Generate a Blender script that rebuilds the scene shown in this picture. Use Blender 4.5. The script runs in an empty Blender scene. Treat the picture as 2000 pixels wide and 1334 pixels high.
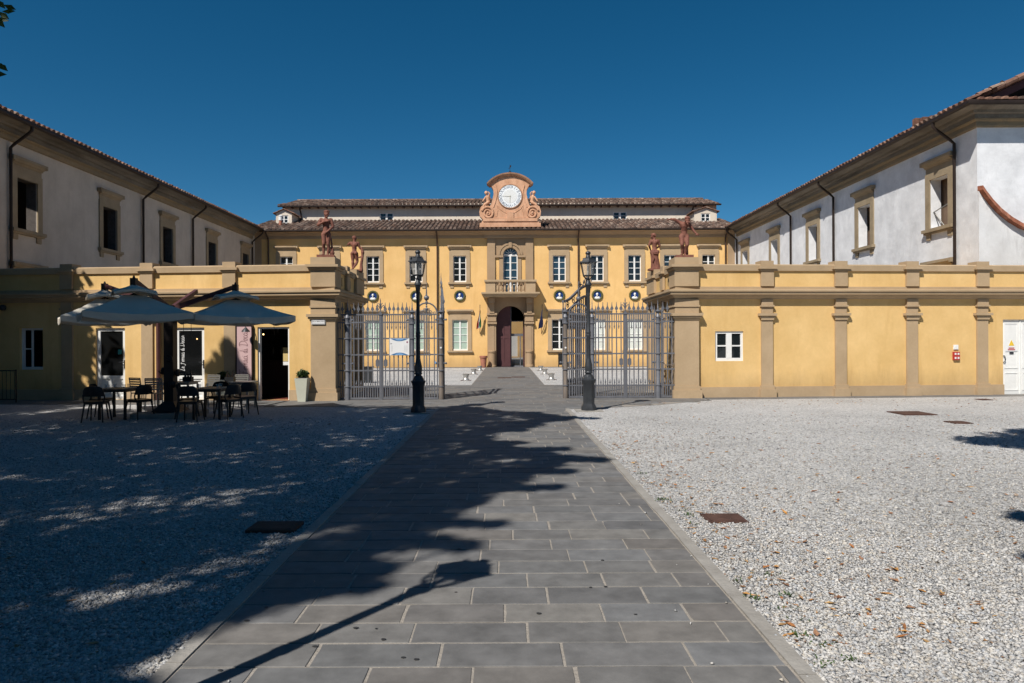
import bpy, bmesh, math, random
import numpy as np
from mathutils import Vector, Matrix, noise
R = math.radians
rnd = random.Random(7)
S = bpy.context.scene
COL = S.collection
CAMZ, FPX, U0, V0, ROLL = 1.65, 1333.0, 990.0, 667.0, 0.0045   # camera height, focal length in photo pixels, level axis, tilt

# ------------------------------------------------------------------ helpers
def tag(o, label=None, cat=None, group=None, kind=None):
    if label: o['label'] = label
    if cat: o['category'] = cat
    if group: o['group'] = group
    if kind: o['kind'] = kind
    return o
def thing(name, label, cat, loc=(0, 0, 0), rz=0.0, group=None):
    o = bpy.data.objects.new(name, None); COL.objects.link(o)
    o.empty_display_size = 0.2
    o.location = loc; o.rotation_euler = (0, 0, rz)
    return tag(o, label, cat, group)
def kids(o): return [c for c in bpy.data.objects if c.parent == o]
def copy_tree(o, parent=None):
    c = o.copy(); COL.objects.link(c)
    if parent is not None: c.parent = parent
    for ch in kids(o): copy_tree(ch, c)
    return c
def place(o, loc, rz=0.0, label=None, group=None, sc=None):
    o.location = loc; o.rotation_euler = (0, 0, rz)
    if sc: o.scale = (sc, sc, sc)
    if label: o['label'] = label
    if group: o['group'] = group
    return o
def px_z(u, v, Y):            # height of a photo point that lies at depth Y
    return CAMZ + (V0 - (v + (u - U0) * ROLL)) * Y / FPX
def px_ground(u, v):
    Y = CAMZ * FPX / (v + (u - U0) * ROLL - V0)
    return ((u - U0) * Y / FPX, Y)
class Plane:                  # a vertical wall plane: s runs along it, d out of it, z up
    def __init__(self, ox, oy, ex, ey, flip=False):
        l = math.hypot(ex, ey); self.o = (ox, oy); self.e = (ex / l, ey / l)
        self.n = (self.e[1], -self.e[0]) if not flip else (-self.e[1], self.e[0])
    def __call__(self, s, d, z):
        return (self.o[0] + self.e[0] * s + self.n[0] * d, self.o[1] + self.e[1] * s + self.n[1] * d, z)
    def px(self, u, v=None):
        k = (u - U0) / FPX
        s = (k * self.o[1] - self.o[0]) / (self.e[0] - k * self.e[1])
        if v is None: return s
        return s, px_z(u, v, self.o[1] + self.e[1] * s)
class MB:
    def __init__(self): self.v = []; self.f = []; self.id = []; self.sm = []; self.cur = (0.5, 0.5)
    def add(self, vs, fs, smooth=False):
        b = len(self.v); self.v += [tuple(p) for p in vs]
        for f in fs:
            self.f.append(tuple(b + i for i in f)); self.id.append(self.cur); self.sm.append(smooth)
        return self
    def poly(self, pts): return self.add(pts, [tuple(range(len(pts)))])
    def box(self, x0, x1, y0, y1, z0, z1, m=None):
        vs = [(x, y, z) for x in (x0, x1) for y in (y0, y1) for z in (z0, z1)]
        if m: vs = [m @ Vector(p) for p in vs]
        return self.add(vs, [(0, 1, 3, 2), (4, 6, 7, 5), (0, 4, 5, 1), (2, 3, 7, 6), (0, 2, 6, 4), (1, 5, 7, 3)])
    def pbox(self, P, s0, s1, d0, d1, z0, z1):
        vs = [P(s, d, z) for s in (s0, s1) for d in (d0, d1) for z in (z0, z1)]
        return self.add(vs, [(0, 1, 3, 2), (4, 6, 7, 5), (0, 4, 5, 1), (2, 3, 7, 6), (0, 2, 6, 4), (1, 5, 7, 3)])
    def prism(self, base, top):
        n = len(base)
        return self.add(list(base) + list(top), [tuple(range(n))[::-1], tuple(range(n, 2 * n))] +
                        [(i, (i + 1) % n, n + (i + 1) % n, n + i) for i in range(n)])
    def lathe(self, prof, c=(0, 0, 0), n=12, smooth=True, rot=0.0, axis=None):
        vs = []; fs = []; m = len(prof)
        for (r, z) in prof:
            for k in range(n):
                a = rot + 2 * math.pi * k / n
                p = Vector((r * math.cos(a), r * math.sin(a), z))
                if axis: p = axis @ p
                vs.append((p.x + c[0], p.y + c[1], p.z + c[2]))
        for j in range(m - 1):
            for k in range(n):
                fs.append((j * n + k, j * n + (k + 1) % n, (j + 1) * n + (k + 1) % n, (j + 1) * n + k))
        fs.append(tuple(range(n))[::-1]); fs.append(tuple((m - 1) * n + k for k in range(n)))
        return self.add(vs, fs, smooth)
    def tube(self, pts, r, n=8, smooth=True, closed=False):
        pts = [Vector(p) for p in pts]; N = len(pts); vs = []; fs = []
        rs = r if isinstance(r, (list, tuple)) else [r] * N
        up = None
        for i, p in enumerate(pts):
            a = pts[(i - 1) % N] if (closed or i > 0) else p; b = pts[(i + 1) % N] if (closed or i < N - 1) else p
            t = (b - a).normalized()
            if up is None: up = Vector((0, 0, 1)) if abs(t.z) < 0.9 else Vector((1, 0, 0))
            x = t.cross(up)
            if x.length < 1e-4: up = Vector((1, 0.2, 0)); x = t.cross(up)
            x.normalize(); y = x.cross(t).normalized(); up = y
            for k in range(n):
                q = 2 * math.pi * (k + 0.5) / n
                vs.append(p + rs[i] * (math.cos(q) * x + math.sin(q) * y))
        for i in range(N if closed else N - 1):
            j = (i + 1) % N
            for k in range(n): fs.append((i * n + k, i * n + (k + 1) % n, j * n + (k + 1) % n, j * n + k))
        if not closed: fs += [tuple(range(n))[::-1], tuple((N - 1) * n + k for k in range(n))]
        return self.add(vs, fs, smooth)
    def ball(self, c, r, nu=12, nv=8, m=None):
        rx, ry, rz = r if isinstance(r, (tuple, list)) else (r, r, r)
        vs = [(0, 0, -rz)]; fs = []
        for j in range(1, nv):
            a = -math.pi / 2 + math.pi * j / nv
            for k in range(nu):
                b = 2 * math.pi * k / nu; vs.append((rx * math.cos(a) * math.cos(b), ry * math.cos(a) * math.sin(b), rz * math.sin(a)))
        vs.append((0, 0, rz)); L = len(vs) - 1
        for k in range(nu):
            fs.append((0, 1 + (k + 1) % nu, 1 + k)); fs.append((L, L - nu + k, L - nu + (k + 1) % nu))
            for j in range(nv - 2):
                b = 1 + j * nu; fs.append((b + k, b + (k + 1) % nu, b + nu + (k + 1) % nu, b + nu + k))
        vs = [((m @ Vector(p)) if m else Vector(p)) + Vector(c) for p in vs]
        return self.add(vs, fs, True)
    def sweep(self, path, prof, side=1, caps=True):
        """extrude a profile of (out, z) along a plan polyline with mitred corners"""
        n = len(path); vs = []; m = len(prof)
        nr = []
        for i in range(n - 1):
            ex, ey = path[i + 1][0] - path[i][0], path[i + 1][1] - path[i][1]; l = math.hypot(ex, ey)
            nr.append((side * ey / l, -side * ex / l))
        for i in range(n):
            a = nr[max(0, i - 1)]; b = nr[min(n - 2, i)]
            k = 1 + a[0] * b[0] + a[1] * b[1]; mx, my = (a[0] + b[0]) / k, (a[1] + b[1]) / k
            for (d, z) in prof: vs.append((path[i][0] + mx * d, path[i][1] + my * d, z))
        fs = [(i * m + j, i * m + (j + 1) % m, (i + 1) * m + (j + 1) % m, (i + 1) * m + j) for i in range(n - 1) for j in range(m)]
        if caps: fs += [tuple(range(m))[::-1], tuple((n - 1) * m + j for j in range(m))]
        return self.add(vs, fs)
    def wall(self, P, s0, s1, z0, z1, holes, t=0.12, d=0.0):
        """wall face with rectangular openings (sa, sb, za, zb) and reveals t deep"""
        ss = sorted({s0, s1} | {h[0] for h in holes} | {h[1] for h in holes}); zs = sorted({z0, z1} | {h[2] for h in holes} | {h[3] for h in holes})
        for a, b in zip(ss, ss[1:]):
            for c, e in zip(zs, zs[1:]):
                ms, mz = (a + b) / 2, (c + e) / 2
                if any(h[0] < ms < h[1] and h[2] < mz < h[3] for h in holes): continue
                self.poly([P(a, d, c), P(b, d, c), P(b, d, e), P(a, d, e)])
        for (a, b, c, e) in holes:
            q = d - t
            self.poly([P(a, d, c), P(a, q, c), P(a, q, e), P(a, d, e)]); self.poly([P(b, d, c), P(b, q, c), P(b, q, e), P(b, d, e)])
            self.poly([P(a, d, e), P(b, d, e), P(b, q, e), P(a, q, e)]); self.poly([P(a, d, c), P(b, d, c), P(b, q, c), P(a, q, c)])
        return self
    def ribbon(self, pts, w, nrm):
        pts = [Vector(p) for p in pts]; nrm = Vector(nrm); vs = []
        for i, p in enumerate(pts):
            t = (pts[min(i + 1, len(pts) - 1)] - pts[max(i - 1, 0)]).normalized(); x = t.cross(nrm).normalized() * w / 2
            vs += [p - x, p + x]
        return self.add(vs, [(2 * i, 2 * i + 1, 2 * i + 3, 2 * i + 2) for i in range(len(pts) - 1)])
    def build(self, name, mat, parent=None, label=None, recalc=True):
        me = bpy.data.meshes.new(name); v = self.v
        if parent is not None:
            M = world_of(parent).inverted()
            if M != Matrix.Identity(4): v = [M @ Vector(p) for p in v]
        me.from_pydata([tuple(p) for p in v], [], self.f)
        me.polygons.foreach_set('use_smooth', self.sm)
        if any(i != (0.5, 0.5) for i in self.id):
            uv = me.uv_layers.new(name='tile_id'); dat = np.empty(len(me.loops) * 2, np.float32); k = 0
            for i, p in enumerate(me.polygons):
                n = p.loop_total; dat[2 * k:2 * (k + n)] = np.tile([(math.floor(q * 16) + .5) / 16 for q in self.id[i]], n); k += n
            uv.data.foreach_set('uv', dat)
        if recalc:
            bm = bmesh.new(); bm.from_mesh(me); bmesh.ops.recalc_face_normals(bm, faces=bm.faces); bm.to_mesh(me); bm.free()
        if any(self.sm): me.set_sharp_from_angle(angle=R(38))
        me.materials.append(mat)
        o = bpy.data.objects.new(name, me); COL.objects.link(o)
        if parent is not None: o.parent = parent
        if label: o['label'] = label
        return o
def world_of(o):
    M = Matrix.Translation(o.location) @ o.rotation_euler.to_matrix().to_4x4()
    return world_of(o.parent) @ M if o.parent else M
def text(body, size, M, mat, name, parent, align='CENTER', extrude=0.0015):
    cu = bpy.data.curves.new('lettering_curve', 'FONT'); cu.body = body; cu.size = size; cu.extrude = extrude
    cu.align_x = align; cu.align_y = 'CENTER'
    t = bpy.data.objects.new('lettering_tmp', cu); COL.objects.link(t)
    dg = bpy.context.evaluated_depsgraph_get(); me = bpy.data.meshes.new_from_object(t.evaluated_get(dg)); me.name = name
    bpy.data.objects.remove(t); bpy.data.curves.remove(cu)
    me.transform(world_of(parent).inverted() @ M if parent else M); me.materials.clear(); me.materials.append(mat)
    o = bpy.data.objects.new(name, me); COL.objects.link(o)
    if parent: o.parent = parent
    return o
def plane_matrix(P, s, d, z, rot=0.0):      # x along the wall, y up, z out of it
    e = Vector((P.e[0], P.e[1], 0)); n = Vector((P.n[0], P.n[1], 0)); up = Vector((0, 0, 1))
    if e.cross(up).dot(n) < 0: e = -e
    M = Matrix((e, up, n)).transposed().to_4x4(); M.translation = Vector(P(s, d, z))
    return M @ Matrix.Rotation(rot, 4, 'Z')

# ------------------------------------------------------------------ materials
def mat(name, col, rough=0.8, metal=0.0, var=0.0, scale=1.5, bump=0.0, bscale=30.0, col2=None, stretch=(1, 1, 1), spec=0.3, coat=0.0, fine=0.0):
    m = bpy.data.materials.new(name); m.use_nodes = True; nt = m.node_tree; N = nt.nodes; L = nt.links
    b = N['Principled BSDF']; b.inputs['Roughness'].default_value = rough; b.inputs['Metallic'].default_value = metal
    b.inputs['Specular IOR Level'].default_value = spec; b.inputs['Base Color'].default_value = (*col, 1)
    tc = N.new('ShaderNodeTexCoord'); mp = N.new('ShaderNodeMapping'); mp.inputs['Scale'].default_value = stretch; L.new(tc.outputs['Object'], mp.inputs[0])
    if var or col2:
        n1 = N.new('ShaderNodeTexNoise'); n1.inputs['Scale'].default_value = scale; n1.inputs['Detail'].default_value = 8; n1.inputs['Roughness'].default_value = 0.62
        L.new(mp.outputs[0], n1.inputs['Vector'])
        rp = N.new('ShaderNodeValToRGB'); rp.color_ramp.elements[0].position = 0.3; rp.color_ramp.elements[1].position = 0.7
        c2 = col2 or tuple(min(1, c * (1 + var)) for c in col); c1 = col if col2 else tuple(c * (1 - var) for c in col)
        rp.color_ramp.elements[0].color = (*c1, 1); rp.color_ramp.elements[1].color = (*c2, 1)
        L.new(n1.outputs['Fac'], rp.inputs[0]); out = rp.outputs[0]
        if fine:
            n3 = N.new('ShaderNodeTexNoise'); n3.inputs['Scale'].default_value = scale * 14; n3.inputs['Detail'].default_value = 4; L.new(mp.outputs[0], n3.inputs['Vector'])
            hs = N.new('ShaderNodeHueSaturation'); mr = N.new('ShaderNodeMapRange'); mr.inputs[3].default_value = 1 - fine; mr.inputs[4].default_value = 1 + fine
            L.new(n3.outputs['Fac'], mr.inputs[0]); L.new(mr.outputs[0], hs.inputs['Value']); L.new(out, hs.inputs['Color']); out = hs.outputs[0]
        L.new(out, b.inputs['Base Color'])
    if bump:
        n2 = N.new('ShaderNodeTexNoise'); n2.inputs['Scale'].default_value = bscale; n2.inputs['Detail'].default_value = 5; L.new(mp.outputs[0], n2.inputs['Vector'])
        bp = N.new('ShaderNodeBump'); bp.inputs['Strength'].default_value = bump; bp.inputs['Distance'].default_value = 0.02
        L.new(n2.outputs['Fac'], bp.inputs['Height']); L.new(bp.outputs[0], b.inputs['Normal'])
    return m
def mat_tiles(name, cols, rough=0.85, noise_scale=9.0, amount=0.35, bump=0.3, spec=0.2):
    """one random colour per tile / slab / stone (uv 'tile_id' is constant on each), plus weathering"""
    m = bpy.data.materials.new(name); m.use_nodes = True; nt = m.node_tree; N = nt.nodes; L = nt.links
    b = N['Principled BSDF']; b.inputs['Roughness'].default_value = rough; b.inputs['Specular IOR Level'].default_value = spec
    uv = N.new('ShaderNodeUVMap'); uv.uv_map = 'tile_id'; wn = N.new('ShaderNodeTexWhiteNoise'); wn.noise_dimensions = '2D'; sn = N.new('ShaderNodeVectorMath'); sn.operation = 'SCALE'; sn.inputs['Scale'].default_value = 16; fl = N.new('ShaderNodeVectorMath'); fl.operation = 'FLOOR'; L.new(uv.outputs[0], sn.inputs[0]); L.new(sn.outputs[0], fl.inputs[0]); L.new(fl.outputs[0], wn.inputs['Vector'])
    rp = N.new('ShaderNodeValToRGB'); e = rp.color_ramp.elements
    e[0].color = (*cols[0], 1); e[1].color = (*cols[-1], 1)
    for i in range(1, len(cols) - 1): e.new(i / (len(cols) - 1)).color = (*cols[i], 1)
    L.new(wn.outputs['Value'], rp.inputs[0])
    tc = N.new('ShaderNodeTexCoord'); n1 = N.new('ShaderNodeTexNoise'); n1.inputs['Scale'].default_value = noise_scale; n1.inputs['Detail'].default_value = 7; n1.inputs['Roughness'].default_value = 0.65
    L.new(tc.outputs['Object'], n1.inputs['Vector'])
    mr = N.new('ShaderNodeMapRange'); mr.inputs[1].default_value = 0.3; mr.inputs[2].default_value = 0.7; mr.inputs[3].default_value = 1 - amount; mr.inputs[4].default_value = 1 + amount
    L.new(n1.outputs['Fac'], mr.inputs[0])
    hs = N.new('ShaderNodeHueSaturation'); L.new(mr.outputs[0], hs.inputs['Value']); L.new(rp.outputs[0], hs.inputs['Color']); L.new(hs.outputs[0], b.inputs['Base Color'])
    if bump:
        bp = N.new('ShaderNodeBump'); bp.inputs['Strength'].default_value = bump; bp.inputs['Distance'].default_value = 0.01; L.new(n1.outputs['Fac'], bp.inputs['Height']); L.new(bp.outputs[0], b.inputs['Normal'])
    return m
def mat_stucco(name, col, light, stain, bump=0.25, scale=0.5, streak=(2.2, 2.2, 0.35), bscale=55, dist=0.0):
    """painted plaster: broad fading, rain streaks, fine grain"""
    m = mat(name, tuple(c * 0.94 for c in col), 0.9, 0, 0, scale, bump, bscale, col2=light, fine=0.05, spec=0.15)
    nt = m.node_tree; N = nt.nodes; L = nt.links; b = N['Principled BSDF']
    src = b.inputs['Base Color'].links[0].from_socket
    tc = N.new('ShaderNodeTexCoord'); mp = N.new('ShaderNodeMapping'); mp.inputs['Scale'].default_value = streak; L.new(tc.outputs['Object'], mp.inputs[0])
    n = N.new('ShaderNodeTexNoise'); n.inputs['Scale'].default_value = 1.1; n.inputs['Detail'].default_value = 9; n.inputs['Roughness'].default_value = 0.7; n.inputs['Distortion'].default_value = dist; L.new(mp.outputs[0], n.inputs['Vector'])
    for q in N:
        if q.type == 'TEX_NOISE' and q.inputs['Scale'].default_value == bscale: q.inputs['Distortion'].default_value = dist * 1.5
    mr = N.new('ShaderNodeMapRange'); mr.inputs[1].default_value = 0.52; mr.inputs[2].default_value = 0.8; mr.inputs[4].default_value = 0.75; L.new(n.outputs['Fac'], mr.inputs[0])
    mx = N.new('ShaderNodeMix'); mx.data_type = 'RGBA'; L.new(mr.outputs[0], mx.inputs['Factor']); L.new(src, mx.inputs['A']); mx.inputs['B'].default_value = (*stain, 1)
    geo = N.new('ShaderNodeNewGeometry'); sz_ = N.new('ShaderNodeSeparateXYZ'); L.new(geo.outputs['Position'], sz_.inputs[0])      # damp, dusty foot of the wall
    ad = N.new('ShaderNodeMath'); ad.operation = 'MULTIPLY_ADD'; ad.inputs[1].default_value = -1.1; L.new(n.outputs['Fac'], ad.inputs[0]); L.new(sz_.outputs['Z'], ad.inputs[2])
    fr = N.new('ShaderNodeMapRange'); fr.inputs[1].default_value = -.35; fr.inputs[2].default_value = .25; fr.inputs[3].default_value = .5; fr.inputs[4].default_value = 0; L.new(ad.outputs[0], fr.inputs[0])
    m2 = N.new('ShaderNodeMix'); m2.data_type = 'RGBA'; L.new(fr.outputs[0], m2.inputs['Factor']); L.new(mx.outputs['Result'], m2.inputs['A']); m2.inputs['B'].default_value = (*[c * .55 + .05 for c in stain], 1)
    L.new(m2.outputs['Result'], b.inputs['Base Color'])
    return m
def mat_emit(name, col, s):
    m = bpy.data.materials.new(name); m.use_nodes = True; b = m.node_tree.nodes['Principled BSDF']
    b.inputs['Emission Color'].default_value = (*col, 1); b.inputs['Emission Strength'].default_value = s; b.inputs['Base Color'].default_value = (*col, 1); return m
def mat_glass(name, tint, alpha, rough=0.03):
    m = bpy.data.materials.new(name); m.use_nodes = True; b = m.node_tree.nodes['Principled BSDF']
    b.inputs['Base Color'].default_value = (*tint, 1); b.inputs['Roughness'].default_value = rough; b.inputs['Alpha'].default_value = alpha; b.inputs['IOR'].default_value = 1.5; return m

YELLOW = mat_stucco('yellow_stucco', (0.66, 0.43, 0.17), (0.76, 0.52, 0.235), (0.55, 0.335, 0.12), .3, .9)
YELLOW2 = mat_stucco('yellow_villa_stucco', (0.73, 0.455, 0.175), (0.80, 0.52, 0.225), (0.64, 0.375, 0.13), .25, .7)
BROWN = mat('brown_stucco', (0.335, 0.232, 0.142), 0.9, 0, 0, 0.9, 0.2, 60, col2=(0.40, 0.285, 0.18), fine=0.05, spec=0.15)
BROWN2 = mat('pale_brown_stucco', (0.37, 0.27, 0.165), 0.9, 0, 0, 1.2, 0.15, 50, col2=(0.465, 0.345, 0.22), fine=0.07, spec=0.15)
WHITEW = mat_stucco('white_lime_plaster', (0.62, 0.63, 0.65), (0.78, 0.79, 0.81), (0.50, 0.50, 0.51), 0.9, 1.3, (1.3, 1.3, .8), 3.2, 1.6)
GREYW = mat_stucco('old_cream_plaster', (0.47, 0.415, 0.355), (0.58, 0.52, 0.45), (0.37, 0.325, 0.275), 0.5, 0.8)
CREAM = mat_stucco('attic_plaster', (0.66, 0.58, 0.48), (0.72, 0.64, 0.54), (0.52, 0.44, 0.35), 0.2, 1.2)
STAIN = mat('weathered_cornice', (0.30, 0.22, 0.125), 0.9, 0, 0, 2.2, 0.4, 22, col2=(0.17, 0.145, 0.105), stretch=(1, 0.35, 1.6), fine=0.2)
STONEW = mat('window_sandstone', (0.25, 0.195, 0.125), 0.9, 0, 0, 2.0, 0.3, 30, col2=(0.34, 0.27, 0.18), fine=0.1)
TILE = mat_tiles('roof_tile', [(0.085, 0.06, 0.05), (0.14, 0.092, 0.072), (0.22, 0.145, 0.11), (0.115, 0.085, 0.072), (0.31, 0.235, 0.19), (0.17, 0.105, 0.08)], 0.9, 6, 0.4, 0.4)
TILE_RED = mat_tiles('red_roof_tile', [(0.20, 0.10, 0.068), (0.13, 0.07, 0.052), (0.27, 0.155, 0.11), (0.10, 0.066, 0.052), (0.30, 0.21, 0.16)], 0.9, 6, 0.35, 0.4)
GUTTER = mat('gutter_metal', (0.032, 0.022, 0.018), 0.5, 0.3, 0.25, 3)
PIPE = mat('brown_pipe_metal', (0.085, 0.05, 0.035), 0.5, 0.2, 0.25, 3)
PAN = mat('roof_pan_tile', (0.05, 0.033, 0.027), 0.95, 0, 0.35, 4)
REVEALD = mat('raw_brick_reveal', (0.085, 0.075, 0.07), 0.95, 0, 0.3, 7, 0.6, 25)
STAIN2 = mat('grey_stained_fascia', (0.095, 0.082, 0.065), 0.9, 0, 0, 1.6, 0.3, 22, col2=(0.24, 0.215, 0.18), stretch=(1, 0.3, 1.2), fine=0.2)
WPAINT = mat('white_paint', (0.76, 0.76, 0.74), 0.5, 0, 0.05, 3)
DGLASS = mat('dark_window_glass', (0.012, 0.016, 0.018), 0.03, 0, spec=0.6)
BGLASS = mat('sky_reflection_window_glass', (0.022, 0.045, 0.065), 0.03, 0, spec=0.8)  # blue base colour stands in for the sky reflected in the pane
BLIND = mat('green_blind_behind_glass', (0.36, 0.47, 0.40), 0.25, 0, 0.08, 2, spec=0.5)
BLINDW = mat('white_blind_behind_glass', (0.62, 0.66, 0.62), 0.25, 0, 0.06, 2, spec=0.5)
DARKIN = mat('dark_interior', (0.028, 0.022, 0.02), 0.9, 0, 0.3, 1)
BROWNIN = mat('brown_interior', (0.17, 0.115, 0.08), 0.9, 0, 0.3, 1)
TERRA = mat('terracotta_statue', (0.125, 0.046, 0.034), 0.75, 0, 0, 5, 0.4, 40, col2=(0.27, 0.115, 0.08), fine=0.3)
PEACH = mat('gable_terracotta', (0.47, 0.25, 0.145), 0.85, 0, 0, 2.6, 0.4, 25, col2=(0.68, 0.40, 0.255), fine=0.16, stretch=(1, 1, .55))
PEACHD = mat('gable_weathered_cornice', (0.24, 0.13, 0.08), 0.85, 0, 0, 3, 0.3, 25, col2=(0.5, 0.28, 0.17), fine=0.15)
DIAL = mat('white_enamel', (0.78, 0.80, 0.81), 0.35, 0, 0.03, 3)
NUM = mat('grey_blue_numeral', (0.10, 0.13, 0.18), 0.6)
IRON = mat('grey_painted_iron', (0.155, 0.16, 0.18), 0.45, 0.25, 0.18, 4, 0.15, 60, fine=0.1)
RUSTY = mat('rust_streaked_iron', (0.13, 0.12, 0.12), 0.55, 0.2, 0, 6, 0.2, 40, col2=(0.21, 0.165, 0.125), stretch=(3, 3, 0.6))
LAMPM = mat('dark_lamp_paint', (0.042, 0.046, 0.052), 0.42, 0.2, 0.2, 5, 0.1, 40)
LGLASS = mat_glass('lantern_glass', (0.75, 0.72, 0.66), 0.30)
CANVAS = mat('parasol_canvas', (0.56, 0.52, 0.44), 0.9, 0, 0.06, 3, 0.3, 120)
MAROON = mat('parasol_maroon_wood', (0.085, 0.034, 0.034), 0.55, 0, 0.2, 4)
MASTM = mat('parasol_dark_mast', (0.022, 0.016, 0.015), 0.5, 0, 0.2, 4)
CHAIRM = mat('black_plastic_chair', (0.017, 0.018, 0.02), 0.42, 0, 0.1, 5)
TABLEM = mat('grey_table_top', (0.13, 0.10, 0.085), 0.5, 0, 0.15, 6)
SILVER = mat('brushed_aluminium', (0.30, 0.29, 0.27), 0.45, 0.6, 0.1, 6)
STEEL = mat('galvanised_steel', (0.45, 0.44, 0.42), 0.4, 0.7, 0.15, 9)
MAROOND = mat('maroon_door_paint', (0.088, 0.038, 0.04), 0.5, 0, 0.12, 3)
PINK = mat('pink_sign_panel', (0.56, 0.385, 0.385), 0.5, 0, 0.05, 2)
SIGNW = mat('white_sign', (0.74, 0.74, 0.74), 0.45, 0, 0.02, 3)
INK = mat('dark_lettering', (0.03, 0.03, 0.035), 0.6)
INKP = mat('plum_lettering', (0.17, 0.075, 0.085), 0.6)
INKG = mat('grey_lettering', (0.42, 0.43, 0.44), 0.6)
BLUE = mat('blue_sign_band', (0.055, 0.17, 0.36), 0.5)
LBLUE = mat('pale_blue_sign_band', (0.18, 0.34, 0.58), 0.5)
RED = mat('red_panel', (0.42, 0.035, 0.03), 0.45)
YELP = mat('yellow_warning', (0.75, 0.5, 0.04), 0.5)
PLANTER = mat('cream_planter', (0.52, 0.53, 0.44), 0.6, 0, 0.05, 4)
POT = mat('terracotta_pot', (0.36, 0.15, 0.10), 0.8, 0, 0.15, 6)
GREEN = mat('shrub_leaf', (0.05, 0.085, 0.025), 0.5, 0, 0.4, 14)
TREELEAF = mat('tree_leaf', (0.045, 0.08, 0.022), 0.5, 0, 0.45, 3)
BARK = mat('tree_bark', (0.10, 0.08, 0.06), 0.9, 0, 0.3, 6, 0.6, 20)
WREATH = mat('glazed_wreath', (0.045, 0.06, 0.025), 0.4, 0, 0, 14, 0.5, 40, col2=(0.16, 0.14, 0.05))
COBALT = mat('cobalt_glaze', (0.015, 0.045, 0.17), 0.3, 0, 0.15, 6)
BUSTW = mat('white_glaze', (0.72, 0.72, 0.70), 0.35, 0, 0.04, 6)
RUST = mat('rusted_cover', (0.085, 0.045, 0.035), 0.85, 0.1, 0.35, 8, 0.4, 60)
BULB = mat_emit('warm_bulb', (1.0, 0.62, 0.25), 5.0)
FGREEN = mat('flag_green', (0.02, 0.14, 0.06), 0.8); FWHITE = mat('flag_white', (0.7, 0.7, 0.68), 0.8); FRED = mat('flag_red', (0.4, 0.04, 0.03), 0.8); FBLUE = mat('flag_blue', (0.016, 0.022, 0.07), 0.8)
BRICK = mat_tiles('brick_coping', [(0.34, 0.13, 0.08), (0.26, 0.10, 0.06), (0.42, 0.19, 0.12)], 0.9, 12, 0.3, 0.3)
# ------------------------------------------------------------------ roofs and windows shared by the buildings
def roof_tiles(mb, O, a, b, W, L, sp=0.28, row=0.42, r=0.094, keep=None, seed=1, pans=None):
    """rows of half-round cover tiles over flat pans; a along the eave, b up the slope"""
    g = random.Random(seed); O, a, b = Vector(O), Vector(a).normalized(), Vector(b).normalized(); n = a.cross(b).normalized()
    if n.z < 0: n = -n
    nc, nr = int(W / sp), max(1, int(math.ceil(L / row)))
    for i in range(nc):
        for j in range(nr):
            s0 = (i + 0.5) * sp; t0 = j * row; t1 = min(L, t0 + row + 0.05)
            if keep and not keep(s0, t0 + row / 2): continue
            jx, jz, tw = g.uniform(-.014, .014), g.uniform(-.008, .014), g.uniform(-.012, .012)
            mb.cur = (i * 0.37 + 0.11 + seed, j * 0.53 + 0.07)
            vs = []
            for (t, rr, lift, sx) in ((t0, r * 1.12, 0.024 + jz, jx), (t1, r * 0.92, 0.0 + jz * .3, jx + tw)):
                for k in range(6):
                    q = math.pi * k / 5
                    vs.append(O + a * (s0 + sx + rr * math.cos(q)) + b * t + n * (lift + rr * 0.95 * math.sin(q)))
            mb.add(vs, [(k, k + 1, k + 7, k + 6) for k in range(5)] + [(0, 1, 2, 3, 4, 5)], False)
            mb.cur = (i * 0.37 + 0.61 + seed, j * 0.53 + 0.41)     # the pan between two covers
            c = [O + a * (s0 + x) + b * t + n * z for (x, t, z) in ((0, t0, .018), (sp, t0, .018), (sp, t1, 0), (0, t1, 0))]
            (pans or mb).add(c, [(0, 1, 2, 3)])
    mb.cur = (0.5, 0.5)
def gutter(mb, path, z, r=0.075):
    mb.tube([(x, y, z) for x, y in path], r, 8)
def downpipe(mb, P, s, ztop, over, zbot, r=0.05, wall=0.09):
    mb.tube([P(s + .12, over, ztop), P(s + .12, over, ztop - .16), P(s + .10, over - .1, ztop - .27), P(s + .02, wall + .12, ztop - .62), P(s, wall, ztop - .75), P(s, wall, zbot)], r, 8)
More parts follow.
